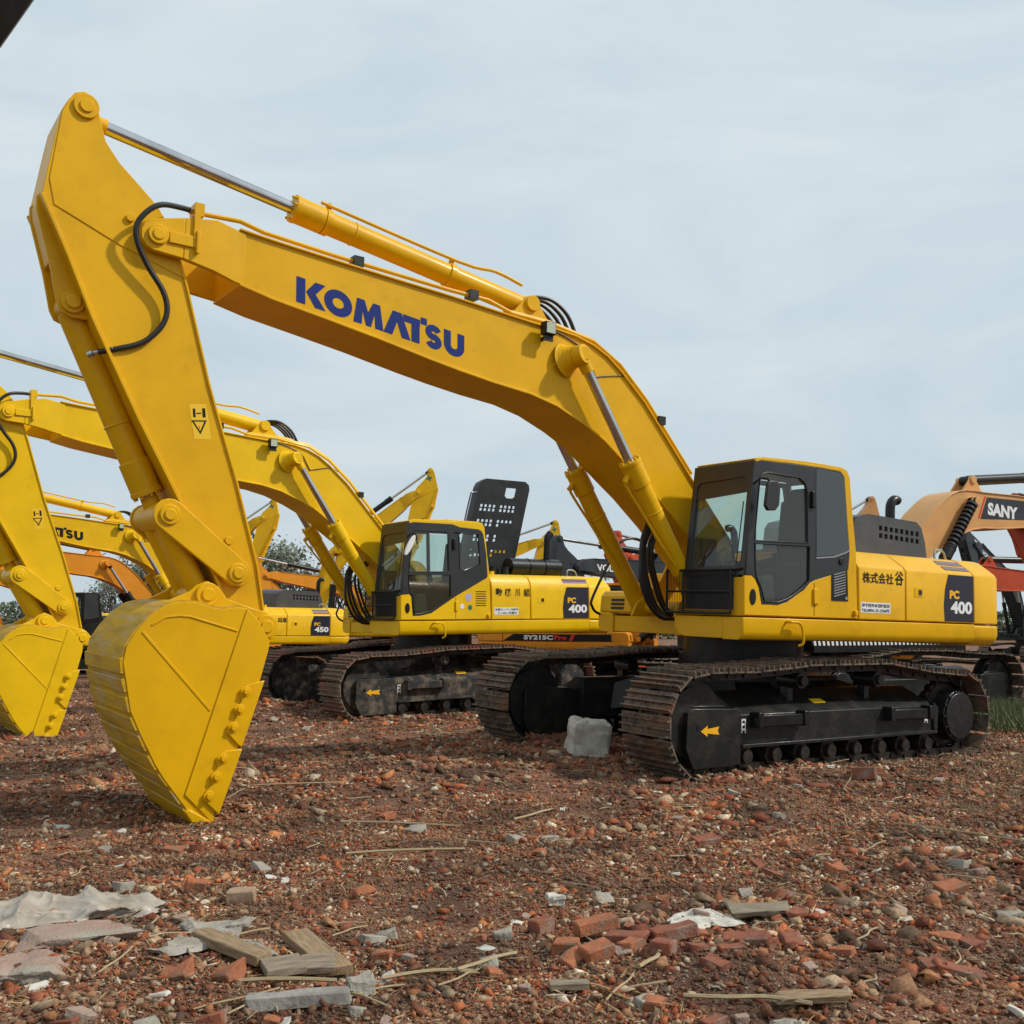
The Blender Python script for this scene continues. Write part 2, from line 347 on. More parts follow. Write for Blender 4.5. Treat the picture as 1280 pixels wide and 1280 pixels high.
def build_track(root, side, o):
    shoe_m, frame_m = (MUDSHOE, MUD) if o.get('mud') else (SHOE, DBLK)
    det = o['detail']; yc = 1.37 * side
    n = 49; st = resample(track_path(), n); mb = MB()
    for p, d in st:
        nn = Vector((d.y, -d.x))          # outward
        def Q(a, h, y): w = p + d * a + nn * h; return (w.x, y, w.y)
        def bx(a0, a1, h0, h1, y0, y1, m=0):
            v = [Q(a, h, y) for a in (a0, a1) for y in (y0, y1) for h in (h0, h1)]
            mb.add(v, [(0, 1, 3, 2), (4, 6, 7, 5), (0, 4, 5, 1), (2, 3, 7, 6), (0, 2, 6, 4), (1, 5, 7, 3)], m)
        bx(-.108, .098, -.018, .0, yc - .35, yc + .35)
        if det:
            for a, hh in ((-.098, .046), (-.025, .036), (.048, .036)): bx(a, a + .015, .0, hh, yc - .35, yc + .35)
            for sy in (-.1, .1):
                bx(-.115, .115, -.105, -.018, yc + sy - .022, yc + sy + .022, 1)
                for a in (-.03, .07):   # bolt heads
                    for ys in (-.055, .055): mb.cyl(Q(a, 0, yc + sy + ys), Q(a, .014, yc + sy + ys), .011, 6, m=0)
            c0 = Q(0.1, -.062, yc - .14); c1 = Q(.1, -.062, yc + .14); mb.cyl(c0, c1, .026, 8, m=1)
        else:
            bx(-.095, -.06, 0, .03, yc - .35, yc + .35); bx(-.11, .11, -.1, -.018, yc - .12, yc + .12, 1)
    tr = mb.build('crawler_track', [shoe_m, CHAIN], root)
    # side frame
    s = side; f = MB()
    def yy(a, b): return (min(s * a, s * b), max(s * a, s * b))
    v = []
    for x, zo in ((1.68, 0), (-1.53, .02)): v += [(x, s * 1.02, .32 + zo), (x, s * 1.56, .31 + zo), (x, s * 1.56, .60 + zo), (x, s * 1.50, .64 + zo), (x, s * 1.16, .80 + zo), (x, s * 1.02, .80 + zo)]
    f.add(v, [list(range(6)), list(range(6, 12))] + [(i, i + 6, (i + 1) % 6 + 6, (i + 1) % 6) for i in range(6)])
    f.prism([(1.67, .275), (1.67, .31), (-1.58, .335), (-1.58, .30)], *yy(1.12, 1.60))
    f.prism([(-1.53, .34), (-1.60, .34), (-1.62, .60), (-1.53, .66)], *yy(1.12, 1.585))
    f.prism([(1.68, .12), (1.68, .64), (1.75, .665), (2.34, .68), (2.41, .64), (2.43, .3), (2.33, .1), (1.8, .1)], *yy(1.18, 1.575))
    f.prism([(1.86, .68), (2.3, .69), (2.3, .70), (1.86, .70)], *yy(1.3, 1.52))
    fr = f.build('track_frame', frame_m, tr, bevel=.018)
    if det:
        for x0, x1 in ((.80, 1.50), (-1.36, -.64)):
            e = MB(); e.box(x0, x1, *yy(1.55, 1.66), .49, .60); e.box(x0 - .03, x0 + .04, *yy(1.55, 1.68), .475, .63); e.box(x1 - .04, x1 + .03, *yy(1.55, 1.68), .475, .63)
            e.build('step', BLK if not o.get('mud') else frame_m, tr, bevel=.006)
        e = MB(); e.disc_plate((2.27, .50), .03, s * 1.56, s * 1.58); e.build('plug', BLK, tr)
        if side > 0:
            t = MB(); y = 1.5785
            t.add([(2.24, y, .46), (2.15, y, .515), (2.15, y, .482), (1.99, y, .50), (2.01, y, .46), (1.99, y, .42), (2.15, y, .438), (2.15, y, .405)], [(0, 1, 7), (2, 3, 4, 5, 6)])
            t.build('arrow_marking', AMB, tr)
            w = MB()
            for x in (1.6, -1.44):
                w.box(x, x + .06, 1.56, 1.5635, .42, .56); 
                for zz in (.42, .47, .52): w.add(arc(x + .035, 0, .022, 1, 0, 0, 1)[:0] + [(x + .015, 1.5655, zz), (x + .05, 1.5655, zz), (x + .05, 1.5655, zz + .025), (x + .015, 1.5655, zz + .025)], [(0, 1, 2, 3)], 1)
            w.build('number_label', [WHT, INK], tr)
            t = MB(); zf = lambda y_, x_: .80 - (y_ - 1.16) * (.16 / .34) + (1.68 - x_) * .02 / 3.21 + .006; t.add([(x_, y_, zf(y_, x_)) for x_, y_ in ((.42, 1.44), (.22, 1.44), (.22, 1.36), (.42, 1.36))], [(0, 1, 2, 3)]); t.build('yellow_label', STK, tr)
    # wheels
    w = MB(); w.cyl((2.25, yc - .09, .53), (2.25, yc + .09, .53), .42, 28); w.cyl((2.25, yc - .14, .53), (2.25, yc + .14, .53), .36, 24)
    w.build('idler', frame_m, tr)
    w = MB()
    for k in range(19):
        a = 2 * math.pi * k / 19; w.cyl((-1.96 + .36 * math.cos(a), yc - .04, .5 + .36 * math.sin(a)), (-1.96 + .36 * math.cos(a), yc + .04, .5 + .36 * math.sin(a)), .05, 8)
    w.cyl((-1.96, yc - .05, .5), (-1.96, yc + .05, .5), .36, 28); w.build('sprocket', CHAIN, tr)
    w = MB(); w.cyl((-2.0, s * 1.2, .49), (-2.0, s * 1.60, .49), .30, 32); w.cyl((-2.0, s * 1.6, .49), (-2.0, s * 1.625, .49), .275, 32)
    for k in range(14):
        a = 2 * math.pi * k / 14; w.cyl((-2 + .288 * math.cos(a), s * 1.59, .49 + .288 * math.sin(a)), (-2 + .288 * math.cos(a), s * 1.615, .49 + .288 * math.sin(a)), .018, 6)
    w.build('final_drive', frame_m, tr, bevel=.008)
    if det:
        for k in range(8):
            x = -1.42 + k * .43; w = MB()
            w.cyl((x, yc - .16, .185), (x, yc - .05, .185), .115, 16); w.cyl((x, yc + .05, .185), (x, yc + .16, .185), .115, 16); w.cyl((x, yc - .22, .185), (x, yc + .22, .185), .07, 12)
            w.build('track_roller', CHAIN, tr)
        for x in (.72, -.57):
            w = MB(); w.cyl((x, yc - .12, .93), (x, yc + .16, .93), .085, 14); w.cyl((x, yc + .16, .93), (x, yc + .2, .93), .055, 10); w.box(x - .04, x + .04, yc - .1, yc + .0, .62, .9)
            w.build('carrier_roller', frame_m, tr)
    return tr

def hyd(root, name, p0, t, p1, rb, rr, m_b, eye=.09, n=22, extra=True, rod=None):
    """p0 barrel-side pin, p1 rod-side pin, t = where the gland is along the line"""
    p0, p1 = Vector(p0), Vector(p1); d = (p1 - p0).normalized(); g = p0.lerp(p1, t); b = MB()
    b.cyl(p0 + d * eye * .6, g, rb, n); b.cyl(g - d * .28, g, rb * 1.14, n); b.cyl(g - d * .02, g + d * .025, rb * 1.2, n)
    b.cyl(p0 + Vector((0, -rb * .95, 0)), p0 + Vector((0, rb * .95, 0)), eye, 18)
    b.cyl(g - d * .62, g - d * .60, rb * 1.06, n)
    if extra:
        u = d.cross(Vector((0, 1, 0))).normalized()
        for k in range(8):
            a = 2 * math.pi * k / 8; w = u * math.cos(a) + Vector((0, 1, 0)) * math.sin(a); b.cyl(g + w * rb * 1.0, g + w * rb * 1.0 + d * .05, .016, 6)
    o = b.build(name, m_b, root, bevel=.006)
    if extra and name == 'boom_cylinder':
        u = Vector((d.z, 0, -d.x)); u = u if u.x > 0 else -u
        b2 = MB(); b2.tube([g - d * .12 + u * rb * 1.1, g - d * .14 + u * rb * 1.75, g - d * .35 + u * rb * 1.6, g - d * .6 + u * rb * 1.25, g - d * .95 + u * rb * 1.2 + Vector((0, .05, 0)), g - d * 1.25 + u * rb * .9 + Vector((0, .08, 0))], .016, 7, smooth=4)
        b2.cyl(g - d * .10 + u * rb * .8, g - d * .14 + u * rb * 1.8, .035, 8); b2.build('cylinder_tube', m_b, o)
    r = MB(); r.cyl(g, p1 - d * eye * .5, rr, n); 
    if rod:
        L_ = (p1 - g).length
        for k in range(int(L_ / .11)): r.cyl(g + d * (.05 + k * .11), g + d * (.10 + k * .11), rr * 2.1, n)
    r.build('cylinder_rod', rod or CHROME, o)
    e = MB(); e.cyl(p1 + Vector((0, -rb * .8, 0)), p1 + Vector((0, rb * .8, 0)), eye, 18); e.cyl(p1 - d * eye * 2.3, p1 - d * eye * .5, rr * 1.18, n, rr * 1.3)
    e.build('rod_eye', m_b, o, bevel=.005)
    return o

def build_bucket(root, o, T0, P):
    T = lambda p: T0((p[0] - .045, p[1] * .82, p[2] - .026))
    s = MB(); s.prism(BKT, .715, .75); s.prism(BKT, -.75, -.715)
    # front edge strip and top panel, standing proud of the side plates
    front = [(6.57, 1.545), (6.48, 1.462), (6.365, 1.29), (6.37, 1.21), (6.43, .96), (6.69, .06), (6.755, -.1), (6.75, -.2), (6.84, -.1), (7.0, .06)]
    for y0, y1 in ((.75, .766), (-.766, -.75)):
        s.prism(front, y0, y1)
        s.strip([(7.41, 1.35), (6.83, .72)], .022, y0, y1 - .009 if y0 > 0 else y1)
        s.strip([(6.64, 1.365), (7.04, 1.475), (7.13, 1.48), (7.24, 1.465), (7.34, 1.4)], .014, y0, y1 - .006 if y0 > 0 else y1)
    b = s.build('bucket', P, root, xf=T, bevel=.007)
    h = MB(); h.strip(SHELL, .03, -.76, .735)
    h.build('bucket_shell', WORN, b, xf=T)
    w = MB()       # wear bands across the back
    segs = resample([(7.50, 1.28), (7.54, 1.11), (7.5, .92), (7.46, .73), (7.37, .54), (7.24, .3), (7.16, .18), (6.99, -.04), (6.88, -.2)] + [(6.88, -.2)], 1)
    pts = [Vector(q) for q in [(7.555, 1.16), (7.54, 1.0), (7.50, .86), (7.46, .70), (7.39, .56), (7.31, .40), (7.22, .25), (7.12, .12), (7.01, -.03), (6.91, -.16)]]
    for i in range(len(pts) - 1):
        a, c = pts[i], pts[i + 1]; d = (c - a).normalized(); a2, c2 = a + d * .02, c - d * .018
        w.strip([tuple(a2), tuple(c2)], .034, -.755, .742)
    w.build('wear_band', WORN, b, xf=T, bevel=.006)
    l = MB(); l.prism([(6.74, -.26), (6.80, -.285), (6.88, -.245), (7.0, -.07), (6.96, -.05), (6.78, -.16)], -.78, .78); l.build('cutting_edge', P, b, xf=T, bevel=.012)
    for y0, y1, sg in ((.766, .792, 1), (-.792, -.766, -1)):
        for cut in ([(6.395, .96), (6.56, .415), (6.60, .44), (6.70, .545), (6.665, .60), (6.62, .655), (6.63, .72), (6.585, .79), (6.60, .86), (6.55, .925)],
                    [(6.556, .405), (6.72, -.115), (6.78, -.06), (6.865, .02), (6.83, .09), (6.79, .13), (6.81, .20), (6.755, .26), (6.77, .335), (6.70, .395)]):
            c = MB(); c.prism(cut, y0, y1); c.build('side_cutter', P, b, xf=T, bevel=.008)
        for q in ((6.555, .87), (6.60, .725), (6.645, .58), (6.715, .335), (6.765, .19), (6.815, .04)):
            c = MB(); c.disc_plate(q, .045, sg * .79, sg * .80, 16); c.disc_plate(q, .027, sg * .80, sg * .83, 6); c.build('cutter_bolt', P, b, xf=T, bevel=.005)
    e = MB(); ear = [(7.22, 1.52), (7.05, 1.6), (6.93, 1.66), (6.88, 1.71), (6.795, 1.745), (6.70, 1.70), (6.62, 1.6), (6.4, 1.53), (6.27, 1.50), (6.15, 1.40), (6.18, 1.27), (6.32, 1.24), (6.5, 1.30), (6.7, 1.45)]
    e.prism(ear, .335, .385); e.prism(ear, -.385, -.335)
    for c in ((6.795, 1.633), (6.27, 1.375)):
        for y0, y1 in ((.33, .42), (-.42, -.33)): e.disc_plate(c, .10, y0, y1, 24)
        e.disc_plate(c, .055, -.435, .435, 20)
    e.build('bucket_ear', P, b, xf=T0, bevel=.006)

def build_excavator(label, pose=None, pos=None, yaw=0, s=1.0, **o):
    o.setdefault('detail', 0); det = o['detail']; P = o.get('paint', YEL); PB = o.get('body', P); CABM = o.get('cab', CABG); cylm = o.get('cyl', P)
    if pose is not None:
        tx, ty, tz, yw, mpp, mrr = pose
        M = Matrix.Translation((tx, ty, tz + 1.5476)) @ Matrix.Rotation(yw, 4, 'Z') @ Matrix.Rotation(mpp, 4, 'Y') @ Matrix.Rotation(mrr, 4, 'X')
    else:
        M = Matrix.Translation((pos[0], pos[1], G(pos[0], pos[1]) - .03)) @ Matrix.Rotation(R(yaw), 4, 'Z') @ Matrix.Scale(s, 4)
    root = empty('excavator', M); tagp(root, label, 'excavator', o.get('group', 'excavators parked in rows on the yard'))
    fB = rot2(FT, o.get('boom', 0)); fa = rot2(AP, o.get('arm', 0)); fk = rot2(BP, o.get('bucket', 0))
    B = lambda p: fB(p); A = lambda p: fB(fa(p)); K = lambda p: fB(fa(fk(p)))
    # ---- undercarriage
    build_track(root, 1, o); build_track(root, -1, o)
    c = MB(); fm = MUD if o.get('mud') else BLK
    c.prism([(-.85, -.75), (.85, -.75), (.85, .75), (-.85, .75)], .50, .92, 'z')
    for sx in (1, -1):
        for sy in (1, -1):
            c.add([(sx * .25, sy * .6, .5), (sx * .9, sy * .6, .5), (sx * 1.35, sy * 1.16, .36), (sx * .75, sy * 1.16, .36),
                   (sx * .2, sy * .6, .92), (sx * .8, sy * .6, .92), (sx * 1.3, sy * 1.16, .69), (sx * .7, sy * 1.16, .69)],
                  [(0, 1, 2, 3), (4, 5, 6, 7), (0, 1, 5, 4), (1, 2, 6, 5), (2, 3, 7, 6), (3, 0, 4, 7)])
    c.build('undercarriage_frame', fm, root, bevel=.02)
    c = MB(); c.cyl((0, 0, .92), (0, 0, 1.14), .78, 40); c.cyl((0, 0, 1.14), (0, 0, 1.35), .72, 40); c.build('swing_ring', BLK, root)
    # ---- deck: skirt with a rounded lower edge, both long sides, front corner
    prof = [(1.495, 1.585), (1.495, 1.44), (1.482, 1.40), (1.455, 1.365), (1.41, 1.35), (1.20, 1.35), (1.20, 1.585)]
    d = MB(); xs0, xs1 = -2.52, 1.58
    d.prism(prof, xs0, xs1, 'x'); d.prism([(-y, z) for y, z in prof], xs0, 1.08, 'x')
    d.prism([(1.2, 1.36), (1.2, 1.585), (.46, 1.585), (.46, 1.47), (.52, 1.40), (.62, 1.36)], 1.30, 1.575, 'x')
    d.box(-2.5, 1.06, -1.2, 1.2, 1.36, 1.56); d.box(1.05, 1.30, .2, 1.2, 1.36, 1.56)
    d.build('deck', PB, root, bevel=.008)
    # ---- engine housing
    hs = [(1.49, 1.60), (1.49, 2.18), (1.46, 2.23), (1.24, 2.38), (1.15, 2.40), (-1.15, 2.40), (-1.24, 2.38), (-1.46, 2.23), (-1.49, 2.18), (-1.49, 1.60)]
    if not o.get('flat'):
        d = MB(); d.prism(hs, -1.13, -.275, 'x'); d.prism(hs, -2.515, -1.142, 'x')
        d.prism([(y * .98, 1.6 + (z - 1.6) * .97) for y, z in hs], -1.3, -1.0, 'x')
    else:
        hs2 = [(1.49, 1.60), (1.49, 2.1), (1.47, 2.25), (1.40, 2.35), (1.25, 2.40), (-1.25, 2.40), (-1.40, 2.35), (-1.49, 2.1), (-1.49, 1.60)]
        d = MB(); d.prism(hs2, -1.13, -.275, 'x'); d.prism(hs2, -2.515, -1.142, 'x'); d.prism([(y * .98, 1.6 + (z - 1.6) * .97) for y, z in hs2], -1.3, -1.0, 'x')
    d.box(-.275, .42, -1.47, -.5, 1.59, 2.12); d.box(-.275, .25, -.5, .47, 1.59, 2.1)
    hood = d.build('engine_housing', PB, root, bevel=.015)
    # front right tool box
    d = MB(); d.prism([(.44, 1.59), (1.10, 1.59), (1.08, 1.80), (1.02, 1.87), (.44, 1.89)], -1.46, -.62)
    tb = d.build('tool_box', PB, root, bevel=.03, seg=3)
    d = MB(); 
    for k in range(3): d.box(1.085, 1.104 - k * .004, -1.22, -.98, 1.64 + k * .05, 1.67 + k * .05)
    d.build('lamp_slot', BLK, tb)
    # ---- counterweight
    def plan(inset):
        q = [(-2.53, 1.485 - inset), (-2.95, 1.485 - inset), (-3.08, 1.455 - inset)]; Rr = 3.55 - inset
        y = 1.38 - inset
        q.append((-3.16 + inset * .8, y)); n = 10
        for k in range(1, n): yy = y - 2 * y * k / n; q.append((-math.sqrt(Rr * Rr - yy * yy), yy))
        q += [(-3.16 + inset * .8, -y), (-3.08, -1.455 + inset), (-2.95, -1.485 + inset), (-2.53, -1.485 + inset)]
        return q
    def loft(levels, name, par, mt):
        m = MB(); v = []; n = len(plan(0))
        for z, ins in levels: v += [(a, b, z) for a, b in plan(ins)]
        f = []
        for i in range(len(levels) - 1):
            for k in range(n): f.append((i * n + k, i * n + (k + 1) % n, (i + 1) * n + (k + 1) % n, (i + 1) * n + k))
        f += [list(range(n)), list(range((len(levels) - 1) * n, len(levels) * n))]
        m.add(v, f); return m.build(name, mt, par, bevel=.012)
    cw = loft([(1.32, .14), (1.345, .07), (1.40, .02), (1.45, 0), (1.56, 0), (1.575, .02)], 'counterweight', root, PB)
    loft([(1.59, .012), (1.605, 0), (2.18, .0), (2.23, .03), (2.38, .24), (2.40, .30)], 'counterweight_top', cw, PB)
    # ---- boom foot bracket
    d = MB()
    for y0, y1 in ((.345, .38), (-.38, -.345)): d.prism([(.3, 1.56), (1.5, 1.56), (1.42, 1.72), (1.3, 1.80), (1.05, 2.0), (.88, 2.3), (.72, 2.41), (.55, 2.3)], y0, y1)
    d.cyl((.72, -.43, 2.26), (.72, .43, 2.26), .09, 18); d.cyl((1.24, -.60, 1.66), (1.24, .60, 1.66), .075, 18)
    d.build('boom_bracket', PB, root, bevel=.01)
    # ---- cab
    if det or o.get('showcab', 1): build_cab(root, o, PB, CABM, det)
    # ---- engine cover / exhaust
    if o.get('raised'):
        build_raised_hood(root)
    else:
        d = MB(); prof = [(-1.08, 2.40), (-1.13, 2.80), (-1.2, 2.88), (-1.4, 2.93), (-2.40, 2.90), (-2.50, 2.83), (-2.58, 2.64), (-2.62, 2.40)]
        holes = []
        for r_ in range(2):
            for k in range(8):
                x = -1.62 - k * .108; z = 2.80 - r_ * .095 - k * .004
                holes.append([(x, z), (x - .065, z), (x - .065, z - .062), (x, z - .062)])
        HM = o.get('covermat', HOODG)
        if det: d.plate(prof, holes, .74, .765, lambda a, b, t: (a, t, b))
        d.prism(prof, -.7, .72 if det else .765); d.build('engine_cover', HM, root, bevel=.02 if not det else 0)
        e = MB(); e.tube([(-2.76, .1, 2.3), (-2.76, .1, 2.9), (-2.76, .1, 3.12), (-2.78, .1, 3.22), (-2.85, .1, 3.28), (-2.93, .1, 3.27)], .065, 14)
        e.build('exhaust_pipe', BLK, root)
    if det:
        e = MB(); e.tube([(-2.36, 1.05, 2.38), (-2.36, 1.05, 2.50), (-2.43, 1.05, 2.53), (-2.55, 1.05, 2.50), (-2.60, 1.05, 2.40)], .014, 8); e.build('grab_handle', STEEL, root)
        e = MB(); e.cyl((-.5, 1.0, 2.40), (-.5, 1.0, 2.47), .05, 12); e.cyl((-.5, 1.0, 2.47), (-.5, 1.0, 2.50), .03, 8); e.cyl((-.68, .9, 2.40), (-.68, .9, 2.47), .06, 12); e.build('filler_cap', PB, root)
        # hand rail on the right front
        e = MB(); e.tube([(.88, -1.475, 1.56), (1.10, -1.475, 1.58), (1.20, -1.475, 1.66), (1.19, -1.475, 1.80), (.84, -1.475, 2.40), (.70, -1.475, 2.55), (.45, -1.475, 2.58), (.30, -1.475, 2.45), (.28, -1.475, 2.1)], .018, 8, smooth=4); e.build('hand_rail', BLK, root)
        # door lines, latch, decals on the near side
        e = MB(); y = 1.4905
        e.box(-1.30, -1.47, y, y + .004, 1.89, 2.0); e.build('latch', PB, hood, bevel=.003)
        e = MB(); e.box(-1.38, -1.44, y + .004, y + .008, 1.915, 1.975); e.build('latch_grip', DBLK, hood)
        q = MB(); y = 1.4925
        pts = [(-2.505, 1.615), (-1.90, 1.615), (-1.885, 1.8), (-1.91, 2.0), (-1.98, 2.185), (-2.505, 2.185)]
        q.add([(a, y, z) for a, z in pts], [list(range(6))], 0)
        if not o.get('flat'):
            ch = lambda t: (1.46 - (1.46 - 1.24) * t + .003, 2.235 + (2.38 - 2.235) * t + .003)
            for t0, t1 in ((.06, .38), (.52, .86)):
                (ya, za), (yb, zb) = ch(t0), ch(t1); q.add([(-1.99, ya, za), (-2.505, ya, za), (-2.505, yb, zb), (-1.99, yb, zb)], [(0, 1, 2, 3)], 1)
        else:
            for t0, t1 in ((2.265, 2.29), (2.305, 2.34)):
                q.add([(-1.92, 1.4525 if t0 > 2.3 else 1.470, t0), (-2.505, 1.4525 if t0 > 2.3 else 1.470, t0), (-2.505, 1.415 if t0 > 2.3 else 1.452, t1), (-1.92, 1.415 if t0 > 2.3 else 1.452, t1)], [(0, 1, 2, 3)], 1)
        q.build('model_panel', [DECAL, STRP], hood)
        q = MB(); U = (-1, 0, 0); V = (0, 0, 1)
        put_text(q, 'PC', (-2.00, 1.4955, 1.89), U, V, .105, .20, .055, 0); put_text(q, o.get('num', '400'), (-2.02, 1.4955, 1.71), U, V, .155, .45, .042, 1)
        q.build('model_number', [AMB, WHT], hood)
        q = MB(); tx_ = o.get('words')
        if tx_:
            for (w, x, z, h, wd, m) in tx_: put_text(q, w, (x, 1.4955 if m != 9 else 1.4955, z), U, V, h, wd, .012, 0)
            q.build('lettering', INK, hood)
        if o.get('wordplate'):
            q = MB(); x0, x1, z0, z1 = o['wordplate']; q.add([(x0, 1.4925, z0), (x1, 1.4925, z0), (x1, 1.4925, z1), (x0, 1.4925, z1)], [(0, 1, 2, 3)]); q.build('address_plate', WHT, hood)
    # ---- boom
    b = MB(); b.prism(BTOP + [(.60, 2.36), (.60, 2.16), (.72, 2.10)] + BBOT[::-1], -.335, .335)
    b.strip(BTOP, .022, -.362, .362); b.strip(BBOT, .026, -.362, .362)
    b.cyl((.72, -.38, 2.26), (.72, .38, 2.26), .15, 20)
    boom = b.build('boom', P, root, xf=B, bevel=.006)
    for sg in (1, -1):      # fork at the boom tip, stepped outwards
        fk_ = MB(); secs = [(6.70, .325, .350, 4.35, 4.82), (6.62, .33, .345, 4.34, 4.81), (6.90, .345, .405, 4.39, 4.845), (7.17, .345, .405, 4.445, 4.80)]
        secs = [secs[1], secs[0], secs[2], secs[3]]
        v = []
        for x, a, c_, z0, z1 in secs: v += [(x, sg * a, z0), (x, sg * c_, z0), (x, sg * c_, z1), (x, sg * a, z1)]
        f = [(0, 1, 2, 3), (12, 13, 14, 15)]
        for i in range(3):
            for k in range(4): f.append((4 * i + k, 4 * i + 4 + k, 4 * i + 4 + (k + 1) % 4, 4 * i + (k + 1) % 4))
        fk_.add(v, f)
        tip = [(7.17, 4.445), (7.17, 4.80)] + [(7.39 + .14 * math.cos(R(a)), 4.6 + .14 * math.sin(R(a))) for a in (70, 40, 10, -20, -50, -80)] 
        fk_.prism(tip, min(sg * .345, sg * .405), max(sg * .345, sg * .405))
        fk_.disc_plate((7.39, 4.6), .085, sg * .405, sg * .435, 24); fk_.disc_plate((7.39, 4.6), .05, sg * .43, sg * .447, 20)
        if det: fk_.strip([(7.30, 4.60), (7.06, 4.60)], .10, min(sg * .405, sg * .425), max(sg * .405, sg * .425)); fk_.box(7.05, 7.08, min(sg * .41, sg * .45), max(sg * .41, sg * .45), 4.50, 4.70)
        fk_.build('boom_fork', P, boom, xf=B, bevel=.008)
    for sg in (1, -1):      # fairing and boss where the boom cylinder rod is pinned
        z = MB(); rr_ = [(.335, .19), (.35, .165), (.38, .14), (.42, .122), (.47, .112), (.58, .105)]
        for (a0, r0), (a1, r1) in zip(rr_, rr_[1:]): z.cyl((3.08 - (a0 - .335) * .3, sg * a0, 4.25 + (a0 - .335) * .16), (3.08 - (a1 - .335) * .3, sg * a1, 4.25 + (a1 - .335) * .16), r0, 32, r1, caps=(a1 == .58))
        z.cyl((3.01, sg * .58, 4.29), (3.01, sg * .595, 4.29), .075, 20)
        z.build('cylinder_boss', P, boom, xf=B, bevel=.01)
    if det:
        z = MB()
        tubes = [(7.12, 4.90), (6.67, 4.92), (6.45, 4.87), (5.75, 4.81), (4.53, 4.735), (4.06, 4.72), (3.76, 4.64), (3.25, 4.62), (2.68, 4.53), (2.30, 4.33), (1.9, 3.98), (1.2, 3.22)]
        z.tube([(x, .30, zz) for x, zz in tubes], .022, 8, smooth=0)
        z.tube([(x - .02, .24, zz + .035) for x, zz in tubes[6:]], .020, 8, smooth=0); z.tube([(x - .05, .15, zz + .07) for x, zz in tubes[7:]], .022, 8, smooth=0)
        z.tube([(x - .05, -.20, zz + .08) for x, zz in tubes[7:]], .022, 8, smooth=0)
        z.box(7.02, 7.10, .26, .42, 4.84, 4.95); z.box(7.05, 7.10, .405, .43, 4.62, 4.86)
        z.build('hydraulic_tube', P, boom, xf=B)
        z = MB()
        for x, zz in ((5.53, 4.80), (4.25, 4.735), (1.70, 3.78)): z.box(x - .05, x + .05, .23, .35, zz - .05, zz + .045)
        z.build('tube_clamp', DBLK, boom, xf=B)
        z = MB()
        for k in range(4):
            y = -.18 + k * .1
            z.tube([(3.50, y * .5, 4.86), (3.36, y, 4.93), (3.14, y + .03, 4.93), (2.95, y + .05, 4.80), (2.83, y + .05, 4.60)], .022, 8, smooth=4)
        z.build('hose', RUB, boom, xf=B)
        z = MB(); z.box(3.33, 3.47, .40, .50, 4.44, 4.58); z.build('work_lamp', BLK, boom, xf=B, bevel=.012)
        z2 = MB(); z2.box(3.345, 3.455, .50, .505, 4.455, 4.565); z2.build('lamp_lens', mat('lamp_glass', (.45, .5, .36), rough=.1, coat=.6), boom, xf=B)
        z = MB(); z.box(3.39, 3.41, .33, .45, 4.40, 4.44); z.box(3.34, 3.46, .44, .46, 4.38, 4.46); z.build('lamp_bracket', DBLK, boom, xf=B)
        z = MB(); z.tube([(3.34, .35, 4.56), (3.1, .345, 4.50), (2.85, .345, 4.40), (2.75, .345, 4.25), (2.68, .345, 4.13)], .008, 6); z.tube([(2.68, .345, 4.13), (2.3, .345, 4.2), (2.15, .33, 4.14)], .006, 6)
        z.build('lamp_cable', BLK, boom, xf=B)
        # hose looping over to the bucket cylinder
        z = MB(); z.tube([(7.13, .36, 4.89), (7.22, .38, 4.885), (7.38, .44, 4.85), (7.49, .45, 4.77), (7.57, .44, 4.64), (7.555, .42, 4.5), (7.45, .39, 4.32), (7.31, .37, 4.14), (7.265, .36, 3.98),
                          (7.31, .35, 3.83), (7.44, .335, 3.69), (7.62, .32, 3.61), (7.77, .27, 3.565)], .024, 10, smooth=4)
        ho = z.build('arm_hose', RUB, root, xf=A if o.get('arm') else B)
        z = MB(); z.cyl((7.10, .345, 4.89), (7.24, .385, 4.882), .02, 10); z.build('hose_fitting', STEEL, ho, xf=A if o.get('arm') else B); z = MB(); z.cyl((7.66, .315, 3.60), (7.80, .25, 3.555), .019, 10); z.cyl((7.80, .25, 3.555), (7.83, .22, 3.54), .028, 6); z.build('hose_fitting', STEEL, ho, xf=A if o.get('arm') else B)
    if o.get('brand') == 'komatsu':
        polys, Wd = block_word(); q = MB(); x0, z0 = 6.125, 4.295; x1, z1 = 4.335, 4.055; y = .338
        ux, uz = (x1 - x0) / Wd, (z1 - z0) / Wd; h = .235
        for pl in polys: q.add([(x0 + ux * a + .01 * b, y, z0 + uz * a + h * b) for a, b in pl], [list(range(len(pl)))])
        q.build('brand_lettering', o.get('brandmat', BLUE), boom, xf=B)
    elif o.get('brand'):
        kind, txt, side = o['brand']; q = MB(); sg = 1 if side > 0 else -1; y = .338 * sg
        if kind == 'panel':
            x = [3.15, 3.25, 5.9, 5.9]; zz = [4.0, 4.5, 4.66, 4.3]
            pts = [(3.65, 4.49), (3.45, 4.0), (5.9, 4.3), (5.9, 4.68)]
            q.add([(a, y, b) for a, b in pts], [(0, 1, 2, 3)], 0)
            q.add([(3.62, y * 1.003, 4.50), (3.42, y * 1.003, 4.0), (3.37, y * 1.003, 3.99), (3.57, y * 1.003, 4.50)], [(0, 1, 2, 3)], 2)
            put_text(q, txt, (3.68, y * 1.008, 4.12), (1, 0, .03), (0, 0, 1), .27, 1.0, .05, 1)
            q.build('brand_lettering', [GRYP, WHT, REDP], boom, xf=B)
        else:
            Uv = (-1, 0, -.10) if sg > 0 else (1, 0, .10); st = (6.55, y, 4.40) if sg > 0 else (4.2, y, 4.1)
